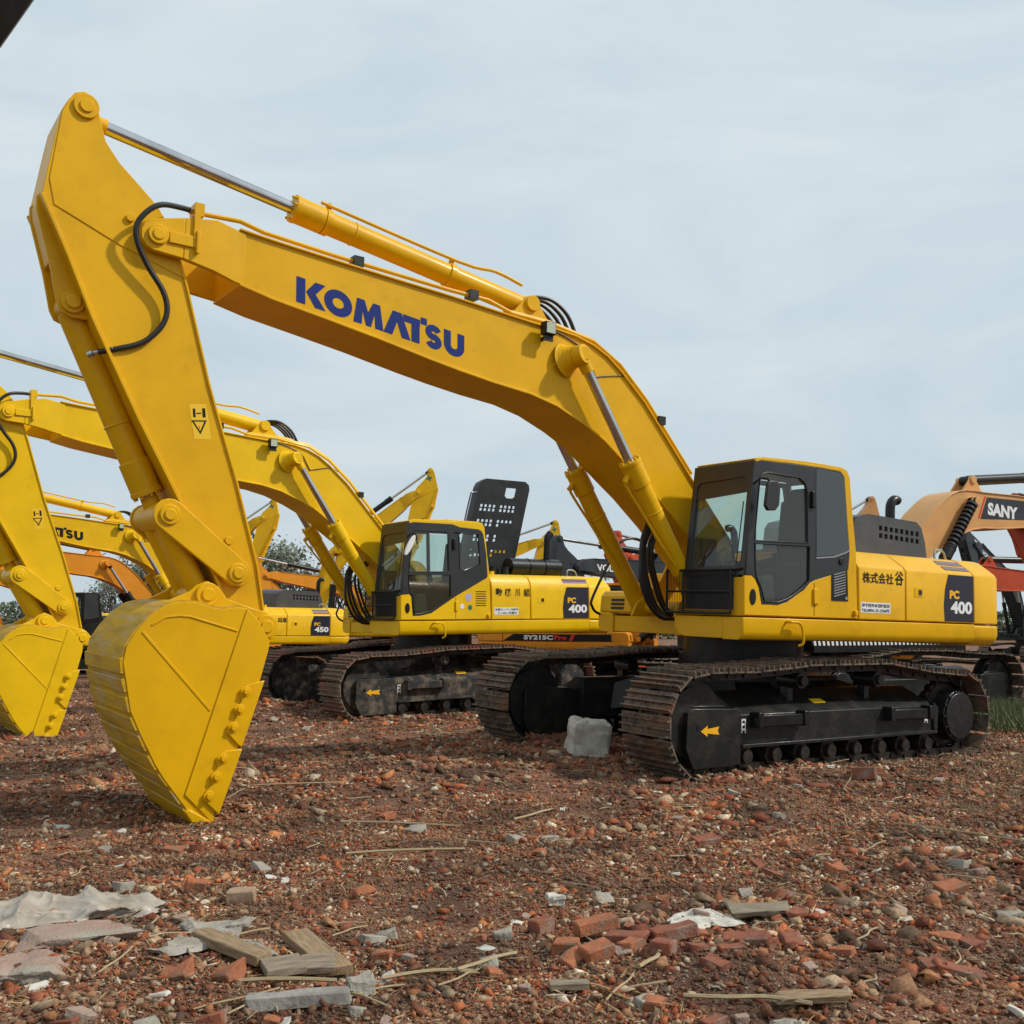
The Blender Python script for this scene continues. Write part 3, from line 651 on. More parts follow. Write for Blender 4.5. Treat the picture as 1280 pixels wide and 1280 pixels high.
            put_text(q, txt, st, Uv, (0, 0, 1), .24, 1.2, .03, 0); q.build('brand_lettering', WHT if kind == 'white' else INK, boom, xf=B)
    # ---- arm
    a = MB(); a.prism(ARM, -.30, .30)
    up = [ARM[i] for i in range(0, 11)] + [(7.12, 4.30), (7.66, 4.47), (8.19, 4.69), (8.24, 4.9), (8.2, 5.29)]
    up = [(x + (7.8 - x) * .012, zz + (4.9 - zz) * .012) for x, zz in up]
    a.prism(up, .30, .308); a.prism(up, -.308, -.30)
    edge = ARM[23:30]
    a.strip(edge, .03, .285, .325); a.strip(edge, .03, -.325, -.285)
    a.strip(ARM[10:17], .02, -.318, .318)
    for c_, r_ in (((8.0, 5.56), .10), ((6.54, 1.824), .12)): a.disc_plate(c_, r_, -.335, .335, 24)
    a.disc_plate((8.0, 5.56), .055, -.35, .35, 20); a.disc_plate((7.6, 4.72), .035, .30, .335, 12); a.disc_plate((6.61, 2.10), .035, .30, .318, 12)
    arm = a.build('arm', P, root, xf=A, bevel=.007)
    g = MB(); br = [(8.24, 4.86), (8.30, 4.78), (8.29, 4.66), (8.16, 4.23), (8.09, 3.94), (8.05, 3.87), (7.97, 3.84), (7.87, 3.84), (7.8, 3.85), (7.95, 4.2)]
    g.prism(br, .135, .17); g.prism(br, -.17, -.135); g.prism([(8.22, 4.84), (8.285, 4.76), (8.275, 4.66), (8.155, 4.28), (8.02, 4.28), (8.05, 4.84)], -.134, .134); g.disc_plate((7.97, 3.965), .095, -.20, .20, 22); g.disc_plate((7.97, 3.965), .06, -.225, .225, 18); g.build('cylinder_bracket', P, arm, xf=A, bevel=.008)
    if det:
        q = MB(); y = .3015; pts = [(7.02, 3.235), (6.87, 3.255), (6.81, 2.955), (6.955, 2.94)]; q.add([(x, y, zz) for x, zz in pts], [(0, 1, 2, 3)], 0); y = .3035
        q.add([(6.99, y, 3.10), (6.86, y, 3.115), (6.905, y, 2.99)], [(0, 1, 2)], 1); q.add([(6.968, y + .0015, 3.09), (6.882, y + .0015, 3.10), (6.912, y + .0015, 3.015)], [(0, 1, 2)], 0)
        q.add([(6.985, y, 3.20), (6.965, y, 3.205), (6.955, y, 3.13), (6.975, y, 3.13)], [(0, 1, 2, 3)], 1); q.add([(6.95, y, 3.17), (6.91, y, 3.175), (6.91, y, 3.165), (6.95, y, 3.16)], [(0, 1, 2, 3)], 1)
        q.add([(6.905, y, 3.215), (6.88, y, 3.218), (6.87, y, 3.14), (6.895, y, 3.137)], [(0, 1, 2, 3)], 1); q.add([(6.925, y + .002, 3.06), (6.92, y + .002, 3.06), (6.915, y + .002, 3.03), (6.92, y + .002, 3.03)], [(0, 1, 2, 3)], 1)
        q.build('warning_sticker', [STK, INK], arm, xf=A)
    # ---- links
    l = MB()
    oc = hull((6.54, 1.824), .115, (7.144, 2.279), .135)
    for y0, y1 in ((.34, .385), (-.385, -.34)): l.prism(oc, y0, y1)
    for y in (.385, -.385):
        for c_ in ((6.54, 1.824), (7.144, 2.279)): l.disc_plate(c_, .085, y - .02, y + .02, 22); l.disc_plate(c_, .05, y - .035, y + .035, 18)
    l.build('arm_link', P, root, xf=A, bevel=.008)
    l = MB()
    for y in (.19, -.19): l.cyl((7.144, y, 2.279), (6.81, y, 1.66), .10, 20, .085)
    l.box(-.0, .0, 0, 0, 0, 0); l.v = l.v[:-8]; l.f = l.f[:-6]; l.m = l.m[:-6]
    l.prism(hull((6.84, 1.72), .06, (7.10, 2.2), .06), -.19, .19); l.disc_plate((7.144, 2.279), .12, -.33, .33, 22); l.disc_plate((6.795, 1.633), .10, -.325, .325, 22)
    l.build('bucket_link', P, root, xf=A, bevel=.006)
    build_bucket(root, o, K, P)
    # ---- cylinders
    hyd(root, 'arm_cylinder', B((3.42, 0, 4.84)), .575, A((8.0, 0, 5.60)), .112, .058, cylm, .10, extra=det)
    hyd(root, 'bucket_cylinder', A((7.97, 0, 3.965)), .875, A((7.144, 0, 2.279)), .112, .06, P, .085, extra=det)
    for y in (.49, -.49): hyd(root, 'boom_cylinder', (1.24, y, 1.66), .59, B((3.01, y, 4.29)), .105, .055, cylm, .09, extra=det, rod=o.get('rod'))
    z = MB(); br = [(3.75, 4.60), (3.1, 4.56), (3.30, 4.82), (3.38, 4.92), (3.46, 4.92), (3.54, 4.84)]
    z.prism(br, .125, .165); z.prism(br, -.165, -.125); z.disc_plate((3.42, 4.84), .085, -.20, .20, 20); z.build('cylinder_bracket', P, boom, xf=B, bevel=.006)
    if det:
        z = MB(); g0 = Vector(B((3.42, 0, 4.84))); g1 = Vector(A((8.0, 0, 5.60)))
        dd = (g1 - g0).normalized(); up_ = Vector((-dd.z, 0, dd.x))
        if up_.z < 0: up_ = -up_
        z.tube([g0 + dd * .1 + up_ * .2 + Vector((0, .06, 0)), g0 + dd * .45 + up_ * .22 + Vector((0, .06, 0)), g0 + dd * .9 + up_ * .16 + Vector((0, .05, 0)), g0 + dd * 2.45 + up_ * .15 + Vector((0, .05, 0))], .018, 8, smooth=4)
        for t in (.95, 2.35): z.box(0, 0, 0, 0, 0, 0); z.v = z.v[:-8]; z.f = z.f[:-6]; z.m = z.m[:-6]; c0 = g0 + dd * t; z.cyl(c0 - dd * .03, c0 + dd * .03, .128, 20); z.cyl(c0 + up_ * .12, c0 + up_ * .19, .03, 8)
        z.build('cylinder_tube', P, root)
        z = MB()      # hoses from the boom foot to the deck
        for k, (xa, xb) in enumerate(((1.98, 1.95), (1.90, 1.84), (1.82, 1.74), (1.70, 1.60), (1.60, 1.50))):
            y = .34 - k * .06
            z.tube([(xa - .25, y * .5, 2.62), (xa - .02, y, 2.42), (xa, y, 2.2), (xb + .02, y, 1.95), (xb - .10, y, 1.70), (xb - .28, y, 1.56), (xb - .5, y - .05, 1.54)], .023, 8, smooth=4)
        z.build('foot_hose', RUB, root)
    if o.get('emblem'):
        q = MB(); sg = o['emblem']; y = sg * .312; cx, cz = 7.93, 5.22
        for a0 in range(4):
            an = R(90 * a0 + 16); u = Vector((math.cos(an), math.sin(an))); w = Vector((-u.y, u.x))
            q.add([(cx + (u * t + w * k).x, y, cz + (u * t + w * k).y) for t, k in ((.03, -.035), (.13, -.035), (.13, .035), (.03, .035))], [(0, 1, 2, 3)])
        q.add([(cx - .03, y, cz - .03), (cx + .03, y, cz - .03), (cx + .03, y, cz + .03), (cx - .03, y, cz + .03)], [(0, 1, 2, 3)])
        q.build('emblem', GRN, arm, xf=A)
    if o.get('sidetape'):
        q = MB(); q.box(-2.45, 1.45, -1.46, 1.46, 1.10, 1.352); q.box(-3.2, -2.4, -1.2, 1.2, 1.14, 1.34); q.build('lower_skirt', BLK, root)
        q = MB(); y = .0
        for sy in (1, -1):
            yy = sy * 1.4635
            for k in range(38):
                x = 1.45 - k * .104; q.add([(x, yy, 1.215), (x - .052, yy, 1.215), (x - .075, yy, 1.335), (x - .023, yy, 1.335)], [(0, 1, 2, 3)], 0)
                q.add([(x - .052, yy, 1.215), (x - .104, yy, 1.215), (x - .127, yy, 1.335), (x - .075, yy, 1.335)], [(0, 1, 2, 3)], 1)
        for k in range(28):
            y0 = 1.36 - k * .097; xs = lambda v: -math.sqrt(3.55 ** 2 - v * v) - .004
            q.add([(xs(y0), y0, 1.46), (xs(y0 - .048), y0 - .048, 1.46), (xs(y0 - .048), y0 - .048, 1.51), (xs(y0), y0, 1.51)], [(0, 1, 2, 3)], k % 2)
            q.add([(xs(y0 - .048), y0 - .048, 1.46), (xs(y0 - .097), y0 - .097, 1.46), (xs(y0 - .097), y0 - .097, 1.51), (xs(y0 - .048), y0 - .048, 1.51)], [(0, 1, 2, 3)], (k + 1) % 2)
        q.build('hazard_tape', [WHT, INK], root)
        if o.get('sidename'):
            q = MB(); y = -1.4945; q.add([(-2.5, y, 1.61), (.6, y, 1.61), (.6, y, 1.80), (-2.2, y, 1.80)], [(0, 1, 2, 3)], 0)
            put_text(q, 'SY215C', (-1.9, y - .003, 1.64), (1, 0, 0), (0, 0, 1), .13, .85, .05, 1); put_text(q, 'Pro', (-1.02, y - .003, 1.64), (1, 0, 0), (0, 0, 1), .13, .36, .05, 2)
            q.add([(-.60, y - .003, 1.62), (-.50, y - .003, 1.62), (-.42, y - .003, 1.79), (-.52, y - .003, 1.79)], [(0, 1, 2, 3)], 2)
            q.build('side_lettering', [INK, WHT, REDP], root)
    return root

def build_cab(root, o, PB, CABM, det):
    old = o.get('oldcab'); y0, y1 = .585, 1.47
    out = [(1.555, 1.61), (1.56, 2.0), (1.50, 2.6), (1.43, 3.19), (1.385, 3.255), (1.30, 3.27), (.6, 3.285), (.02, 3.285), (-.06, 3.27), (-.125, 3.21), (-.18, 2.75), (-.235, 2.36), (-.26, 1.61)]
    front_up = [(1.56, 2.0), (1.50, 2.6), (1.43, 3.19)]
    if old:
        low = [(1.40, 2.03), (1.36, 1.99), (1.345, 1.80), (1.33, 1.67), (1.18, 1.675), (.96, 1.72), (.72, 1.86), (.48, 2.0), (.14, 2.17), (-.17, 2.325)]
        up_ = [(-.19, 2.36), (-.16, 2.75), (-.10, 3.08), (-.06, 3.14), (.0, 3.17), (.40, 3.19), (.55, 3.235), (1.30, 3.235), (1.40, 3.21)]
        up = [(1.32, 3.06), (1.28, 3.10), (.70, 3.10), (.64, 3.06), (.62, 2.42), (1.42, 2.40)]
        lw = [(1.42, 2.36), (.585, 2.37), (.58, 2.0), (.74, 1.89), (.97, 1.755), (1.17, 1.71), (1.30, 1.70), (1.32, 1.82), (1.335, 2.01), (1.40, 2.06)]
        rw = [(.42, 3.06), (.37, 3.09), (.05, 3.08), (.0, 3.02), (-.03, 2.56), (.30, 2.45), (.40, 2.47)]
    else:
        low = [(1.45, 2.02), (1.40, 1.985), (1.345, 1.9), (1.30, 1.725), (1.05, 1.725), (.90, 1.765), (.78, 1.83), (.64, 1.90), (.54, 1.985), (.44, 2.02), (-.10, 2.155)]
        up_ = [(-.12, 2.36), (-.075, 2.75), (-.03, 3.20), (.04, 3.255), (.6, 3.262), (1.32, 3.245), (1.40, 3.22)]
        up = [(1.345, 3.06), (1.31, 3.10), (1.23, 3.125), (.72, 3.115), (.64, 3.07), (.60, 2.98), (.585, 2.41), (1.42, 2.39)]
        lw = [(1.415, 2.36), (.56, 2.38), (.56, 2.01), (.67, 1.925), (.78, 1.86), (.90, 1.80), (1.05, 1.758), (1.26, 1.755), (1.315, 1.9), (1.38, 2.0), (1.40, 2.06)]
        rw = None
    dark = front_up[:0] + [(1.545, 2.02)] + low + up_ + [(1.435, 3.16), (1.505, 2.6)]
    out = [(1.555, 1.61), (1.56, 2.005), (1.545, 2.018)] + low + up_ + [(1.405, 3.235), (1.385, 3.262), (1.30, 3.275)] + out[6:]
    F = lambda a, b, t: (a, t, b)
    c = MB(); c.plate(out, [], y1 - .02, y1 + .015, F)
    c.box(-.255, 1.55, y0, y1 - .02, 1.60, 1.66)
    rf = [(1.36, 3.235), (1.385, 3.262), (1.30, 3.285), (.6, 3.31), (.02, 3.305), (-.08, 3.28), (-.13, 3.2), (-.1, 3.2), (0, 3.24), (1.3, 3.24)]
    c.prism(rf, y0, y1 + .012)
    c.box(-.25, -.18, y0, y1 - .02, 1.66, 2.35)
    c.box(1.50, 1.553, y1 - .14, y1 - .02, 1.61, 2.0)
    cab = c.build('cab', PB, root, bevel=.012)
    f = MB(); holes = [up, lw] + ([rw] if rw else [])
    f.plate(dark, holes, y1 - .01, y1 + .019, F)
    back = [(1.50, 1.65), (1.42, 3.2), (-.08, 3.2), (-.22, 2.3), (-.22, 1.65)]
    f.plate(back, [[(1.35, 3.12), (.52, 3.12), (.50, 2.0), (1.42, 2.0)], [(.46, 3.14), (-.02, 3.14), (-.17, 2.4), (.44, 2.25)]], y0, y0 + .03, F)
    # front face: a leaning frame with the windscreen opening
    def FF(a, b, t):
        k = (b - 2.0) / 1.22; return (1.56 - .145 * max(k, 0) - .0 + t, a, b)
    f.plate([(y0, 2.02), (y0, 3.24), (y1 + .012, 3.24), (y1 + .012, 2.02)], [[(y0 + .07, 2.12), (y0 + .07, 3.0), (y0 + .12, 3.05), (y1 - .10, 3.07), (y1 - .06, 3.0), (y1 - .06, 2.12)]], -.045, .004, FF)
    f.plate([(y0, 3.0), (y0, 3.24), (y1 + .012, 3.24), (y1 + .012, 3.0)], [], .004, .05, FF) if False else None
    f.add([FF(y0 + .07, 2.86, -.01), FF(y1 - .06, 2.90, -.01), FF(y1 - .06, 3.07, -.01), FF(y0 + .07, 3.05, -.01)], [(0, 1, 2, 3)])
    f.box(1.49, 1.535, y0, y1 - .14, 1.61, 2.02)
    # rear frame
    f.plate([(y0 + .03, 2.35), (y0 + .03, 3.22), (y1 - .02, 3.22), (y1 - .02, 2.35)], [[(y0 + .06, 2.40), (y0 + .06, 3.17), (y1 - .08, 3.17), (y1 - .08, 2.40)]], -.20, -.15, lambda a, b, t: (t + (b - 2.35) * .1, a, b))
    f.box(-.1, 1.36, y0 + .03, y1 - .02, 3.205, 3.23)
    f.build('cab_frame', CABM, cab, bevel=.006)
    if det:
        ed = MB()       # rubber seals round the panes, a pale trim line
        for l in (up, lw) + ((rw,) if rw else ()): ed.tube([(x, y1 + .019, z) for x, z in l + [l[0]]], .009, 6, smooth=0)
        ed.build('window_seal', BLK, cab)
    w = MB()
    def pane(l, y): w.add([(x, y, z) for x, z in l], [list(range(len(l)))])
    pane(up, y1 + .004)
    if rw: pane(rw, y1 + .004)
    w.add([FF(y0 + .06, 2.1, -.02), FF(y1 - .05, 2.1, -.02), FF(y1 - .05, 2.9, -.02), FF(y0 + .06, 2.87, -.02)], [(0, 1, 2, 3)])
    w.add([(1.42, y0 + .015, 2.0), (1.35, y0 + .015, 3.12), (.02, y0 + .015, 3.12), (-.1, y0 + .015, 2.3), (.45, y0 + .015, 2.2), (.45, y0 + .015, 2.0)], [(0, 1, 2, 3, 4, 5)])
    w.build('window_pane', GLS, cab)
    w = MB(); pane(lw, y1 + .004); w.build('lower_pane', DGLS, cab)
    if not old:
        w = MB(); w.prism([(.455, 3.22), (.40, 3.24), (.04, 3.235), (-.02, 3.19), (-.065, 2.74), (-.105, 2.42), (-.09, 2.37), (.12, 2.305), (.45, 2.27)], y1 + .019, y1 + .023); w.build('rear_quarter_glass', RGLS, cab, bevel=.002)
        w = MB(); w.strip([(.455, 2.255), (.15, 2.285), (-.04, 2.34), (-.115, 2.375)], .014, y1 + .019, y1 + .027)
        w.build('trim_strip', STEEL, cab)
    # interior
    i = MB(); i.box(.2, .72, .78, 1.25, 2.0, 2.14); i.prism([(.22, 2.1), (.36, 2.12), (.26, 2.95), (.14, 2.95)], .80, 1.22); i.prism([(.26, 2.86), (.22, 3.08), (.13, 3.08), (.13, 2.9)], .90, 1.12)
    i.build('seat', SEATM, cab, bevel=.04, seg=3)
    i = MB(); i.box(.15, .9, .55, .76, 1.66, 2.22); i.box(.15, .9, 1.27, 1.42, 1.66, 2.18); i.box(.2, .7, .75, 1.26, 1.66, 1.99); i.cyl((.85, 1.34, 2.18), (.9, 1.34, 2.4), .02, 8); i.cyl((.85, .66, 2.2), (.9, .66, 2.42), .02, 8)
    i.box(1.15, 1.36, .55, .68, 2.1, 2.45); i.cyl((1.25, .95, 1.66), (1.35, .95, 2.15), .018, 8); i.cyl((1.25, 1.1, 1.66), (1.35, 1.1, 2.15), .018, 8); i.box(-.12, .13, .55, 1.42, 1.66, 2.36)
    i.build('console', BLK, cab, bevel=.015)
    if det:
        i = MB(); i.prism([(.98, 1.70), (1.28, 1.72), (1.2, 2.02), (1.02, 2.05)], 1.28, 1.40); i.build('sack', mat('green_sack', (.16, .2, .1), (.22, .24, .16), rough=.8), cab, bevel=.03)
        # mirror
        m = MB(); mx = 1.35; m.prism([(mx + (2.85 - z) * .12 + (x - mx), z) for x, z in ([(mx + .09, 2.98), (mx + .05, 3.01), (mx - .05, 3.01), (mx - .10, 2.96), (mx - .105, 2.76), (mx - .06, 2.70), (mx + .05, 2.69), (mx + .10, 2.74)])] if not old else [(1.50 + .055 * math.cos(t) + .085 * math.sin(t) * -1, 2.83 + .17 * math.sin(t)) for t in [k * .314159 for k in range(20)]], y1 + .17, y1 + .21)
        mo = m.build('mirror', RUB if not old else WHT, cab, bevel=.01)
        m = MB(); m.tube([(1.43, y1 + .02, 2.99), (1.44, y1 + .12, 3.03), (1.36, y1 + .15, 3.02), (1.34, y1 + .16, 2.85)], .012, 8); m.build('mirror_arm', BLK, mo)
        h = MB(); h.box(.49, .545, y1 + .019, y1 + .055, 2.80, 2.985); h.build('door_hinge', BLK, cab, bevel=.008)
        h = MB(); h.box(*((.44, .49) if old else (.42, .50)), y1 + .016, y1 + .04, 1.75, 1.92); h.build('lower_hinge', PB, cab, bevel=.008); h = MB(); h.box(-.235, -.18, y1 + .015, y1 + .05, 1.64, 1.70); h.build('latch_knob', PB, cab, bevel=.008)
        h = MB(); h.strip([(.475, 1.625), (.475, 1.98)], .008, y1 + .013, y1 + .017); h.build('door_gap', INK, cab)
        h = MB()
        if not old: h.cyl((.03, y1 + .02, 2.24), (.03, y1 + .035, 2.24), .038, 14)
        h.prism(arc(1.435, 1.80, .045, .085, 0, 360, 18)[:-1], y1 + .015, y1 + .024); h.build('door_speaker', BLK, cab, bevel=.004)
        # louvre
        h = MB(); lq = [(.19, 2.085), (-.075, 2.15), (-.09, 1.80), (.19, 1.80)]
        if not old:
            h.prism(lq, y1 + .015, y1 + .022, m=0)
            for k in range(9): z = 1.84 + k * .03; h.prism([(.16, z), (-.04, z + .045), (-.04, z + .055), (.16, z + .012)], y1 + .022, y1 + .030, m=1)
            h.box(-.075, -.04, y1 + .022, y1 + .026, 1.815, 1.85, 1)
            h.build('vent_louvre', [BLK, STEEL], cab)
        else:
            for k in range(7): z = 1.84 + k * .04; h.box(-.16, .06, y1 + .015, y1 + .019, z, z + .012)
            h.build('vent_louvre', INK, cab)
            h = MB(); h.cyl((.21, y1 + .015, 1.985), (.21, y1 + .018, 1.985), .07, 20); h.build('round_sticker', LILAC, cab)
            h = MB(); h.cyl((.345, y1 + .015, 1.83), (.345, y1 + .018, 1.83), .045, 18); h.build('round_sticker', WHT, cab)
            h = MB(); h.cyl((.18, y1 + .015, 1.81), (.18, y1 + .018, 1.81), .045, 18); h.build('round_sticker', GRN, cab)
        # step handle under the door
        h = MB(); h.tube([(.93, 1.495, 1.55), (.93, 1.56, 1.55), (.80, 1.565, 1.54), (.75, 1.565, 1.46), (.74, 1.565, 1.33), (.78, 1.53, 1.30)], .014, 8); h.build('step_handle', PB, root)
        # front lower guard: framed wire grid
        gm = MB(); gx = 1.60
        def bar(p, q, r=.013): gm.cyl(p, q, r, 8)
        ys0, ys1, z0, z1 = .36, 1.33, 1.62, 2.08
        bar((gx, ys0, z1), (gx, ys1, z1)); bar((gx, ys0, z0), (gx, ys1, z0)); bar((gx, ys0, z0), (gx, ys0, z1)); bar((gx, ys1, z0), (gx, ys1, z1)); bar((gx, .62, z0), (gx, .62, z1)); bar((gx, ys0, 1.85), (gx, ys1, 1.85))
        bar((1.50, .5, z1), (gx, .5, z1)); bar((1.50, ys1, z1), (gx, ys1, z1)); bar((gx, ys1, z1), (1.56, ys1 + .12, z1 + .01)); bar((1.5, .5, z0), (gx, .5, z0))
        for k in range(30): y = .64 + k * .0235; bar((gx, y, z0), (gx, y, z1), .003)
        for k in range(17): z = z0 + .02 + k * .027; bar((gx - .004, .62, z), (gx - .004, ys1, z), .003)
        for k in range(9): y = .38 + k * .026; bar((gx, y, z0), (gx, y, z1), .003)
        gm.build('front_guard', BLK, cab)
        l = MB(); l.cyl((.9, 1.1, 3.30), (.9, 1.1, 3.345), .022, 10); l.cyl((.55, 1.3, 3.30), (.55, 1.3, 3.33), .016, 8); l.build('roof_antenna', BLK, cab)
        l = MB(); l.tube([FF(1.36, 2.13, .01), FF(1.375, 2.5, .012), FF(1.385, 2.8, .012)], .007, 6); l.build('wiper', BLK, cab)
        l = MB(); l.tube([FF(.62, 2.75, -.06), FF(.62, 2.92, -.06), FF(.70, 2.94, -.06), FF(.72, 2.78, -.06), FF(.62, 2.75, -.06)], .008, 6); l.build('grab_loop', BLK, cab)

def build_raised_hood(root):
    """engine cover swung up on its hinge, square holes punched through"""
    m = MB(); holes = []
    def blk(u0, v0, nu, nv, skip=()):
        for i in range(nu):
            for j in range(nv):
                if (i, j) in skip: continue
                u = u0 + i * .115; v = v0 + j * .095; holes.append([(u, v), (u + .085, v), (u + .085, v + .07), (u, v + .07)])
    blk(.16, 1.52, 4, 2); blk(.70, 1.52, 4, 2); blk(.16, 1.16, 4, 2); blk(.70, 1.16, 4, 2, ((1, 0), (2, 0), (3, 0)))
    blk(.70, .80, 1, 2); blk(.16, .80, 4, 2); blk(.70, .44, 4, 2, ((1, 0), (2, 0), (3, 0))); blk(.16, .44, 4, 2)
    holes.append([(.82, 1.86), (1.0, 1.86), (1.06, 1.92), (1.06, 2.12), (.76, 2.12), (.76, 1.92)])
    outl = [(.0, 0), (1.42, 0), (1.42, 2.1), (1.38, 2.22), (1.26, 2.3), (.16, 2.3), (.04, 2.22), (0, 2.1)]
    # hinge line along y at x = -.75 rear; the lid leans back (towards -x) while standing up
    u_dir = Vector((-.86, 0, 0)); v_dir = Vector((-.25, -.05, .81)); n_dir = -u_dir.cross(v_dir).normalized(); O = Vector((-.36, .3, 2.42))
    n_dir = n_dir if n_dir.y > 0 else -n_dir; F = lambda a, b, t: tuple(O + u_dir * a + v_dir * b + n_dir * t)
    m.plate(outl, holes, -.02, .02, F)
    for i in range(len(outl)):
        a, b = outl[i], outl[(i + 1) % len(outl)]; m.add([F(a[0], a[1], 0), F(b[0], b[1], 0), F(b[0], b[1], -.16), F(a[0], a[1], -.16)], [(0, 1, 2, 3)])
    r = m.build('raised_engine_cover', BLK, root)
    s = MB(); s.tube([F(-.01, 1.95, .02), F(-.14, 1.93, .03), F(-.17, 1.85, .03), F(-.17, 1.25, .03), F(-.14, 1.17, .03), F(-.01, 1.15, .02)], .013, 8); s.build('cover_rail', BLK, r)
    e = MB(); e.cyl((-1.10, .85, 2.57), (-2.35, .75, 2.57), .16, 24); e.cyl((-1.55, .82, 2.57), (-1.56, .82, 2.57), .168, 24); e.cyl((-1.95, .79, 2.57), (-1.96, .79, 2.57), .168, 24); e.build('muffler', BLK, root)
    e = MB(); e.tube([(-2.1, .75, 2.7), (-2.12, .75, 3.0), (-2.13, .75, 3.15), (-2.2, .75, 3.24)], .07, 14); e.build('exhaust_pipe', BLK, root)
    e = MB()
    for k in range(7): e.cyl((-.5 - k * .1, .8 + .05 * (k % 3), 2.38), (-.5 - k * .1, .8 + .05 * (k % 3), 2.52 + .04 * (k % 2)), .05 + .02 * (k % 2), 10)
    e.build('engine_block', DBLK, root)

build_excavator('large amber yellow excavator in front with blue wordmark on its boom and charcoal cab', pose=(2.8179, 12.8875, -1.5476, 3.7363, -.0165, -.0203), detail=2, paint=YEL, brand='komatsu',
                words=[('株式会社', -.34, 2.02, .125, .56, 0), ('谷', -.93, 2.015, .165, .16, 0), ('伊予西市本田町飯田', -.325, 1.745, .042, .50, 0), ('TEL0896-25-2206㈹', -.325, 1.690, .042, .50, 0)],
                wordplate=(-.31, -.845, 1.68, 1.80), num='400')
build_excavator('lemon yellow excavator behind the large one, its black engine cover swung up', pose=(-1.4359, 19.3336, -1.6166, 3.7801, .0118, .0009), detail=2, paint=YEL2, mud=True, oldcab=True, flat=True, raised=True,
                words=[('動', -.36, 2.01, .14, .14, 0), ('機', -.56, 2.01, .14, .14, 0), ('川', -.79, 2.01, .14, .10, 0), ('組', -.98, 2.01, .14, .14, 0), ('生駒エンジン分解中', -.35, 1.755, .042, .50, 0), ('ていねい作業中', -.40, 1.695, .042, .42, 0)],
                wordplate=(-.33, -.86, 1.685, 1.81), num='400')
build_excavator('yellow excavator marked 450 at left, partly hidden behind the front bucket', pose=(-8.3395, 30.8046, -2.0664, 3.7848, -.008, -.0316), detail=2, paint=YEL3, brand='komatsu', brandmat=INK, mud=True,
                words=[('興業', -.85, 1.98, .14, .28, 0)], num='450')
BG = 'more excavators parked further back'
build_excavator('ochre excavator at right edge with white wordmark on a grey boom panel', pos=(7.1, 22), yaw=30, s=1.1, paint=TAN, body=ORG, cyl=BLK, brand=('panel', 'SANY', -1), sidetape=True, boom=-5, arm=10, rod=RUB, group=BG)
build_excavator('orange excavator seen under the deck of the one with raised engine cover', pos=(2.2, 26.4), yaw=-14, s=.86, paint=ORG, cyl=BLK, boom=-24, arm=-30, sidetape=True, sidename=True, group=BG)
build_excavator('orange excavator with black boom cylinders behind the front bucket', pos=(-10.95, 35), yaw=214, s=.87, paint=ORG, cyl=BLK, cab=BLK, group=BG)
build_excavator('orange excavator furthest left, behind the other orange one', pos=(-15.2, 37.5), yaw=214, s=.87, paint=ORG, cyl=BLK, cab=BLK, body=DBLK, boom=-4, group=BG)
build_excavator('slate grey excavator with white wordmark seen behind the yellow counterweight', pos=(7.05, 33.5), yaw=214, s=.85, paint=GRYP, boom=-5, brand=('white', 'VOLVO', 1), cyl=BLK, group=BG)
build_excavator('yellow excavator with a green emblem on its raised arm above the middle cab', pos=(-8.1, 40), yaw=6, s=.88, paint=YEL3, boom=33, arm=-28, emblem=-1, brand=('ink', '東工業', -1), cyl=BLK, group=BG)
build_excavator('yellow excavator with green emblem on its low arm right of the raised cover', pos=(-4.6, 46), yaw=6, s=.9, paint=YEL3, boom=13, arm=-12, emblem=-1, brand=('ink', '建設機械', -1), cyl=BLK, group=BG)
build_excavator('yellow excavator with green emblem on its arm beside the front arm and trees', pos=(-17.2, 52), yaw=6, s=.9, paint=YEL3, boom=32, arm=-28, emblem=-1, cyl=BLK, group=BG)
build_excavator('orange excavator with bare boom hump just left of the middle boom cylinders', pos=(-6.3, 52), yaw=214, s=.85, paint=ORG, body=ORG, cab=BLK, cyl=BLK, group=BG)
build_excavator('orange excavator with black cab in front of the trees', pos=(-10.3, 53.5), yaw=214, s=.85, paint=ORG, body=ORG, cab=BLK, cyl=BLK, covermat=BLK, group=BG)
build_excavator('yellow excavator whose arm top shows behind the front cab roof', pos=(10.4, 46), yaw=4, s=.9, paint=TAN, boom=25, arm=-20, cyl=BLK, group=BG)
build_excavator('red orange excavator seen between the front boom cylinders', pos=(9.3, 39.6), yaw=214, s=.87, paint=RED, cyl=BLK, group=BG)
build_excavator('red orange excavator at the right edge of the photo', pos=(16.4, 19.8), yaw=123, s=.87, paint=RED, cyl=BLK, cab=BLK, group=BG)
build_excavator('red orange excavator with low boom behind the yellow counterweight', pos=(10.9, 29.5), yaw=20, s=.87, paint=RED, cyl=BLK, boom=-9, group=BG)
build_excavator('slate grey excavator with steep boom between the two booms at far right', pos=(26, 52.7), yaw=214, s=.8, paint=GRYP, boom=24, arm=-20, brand=('white', 'VOLVO', 1), cyl=BLK, group=BG)

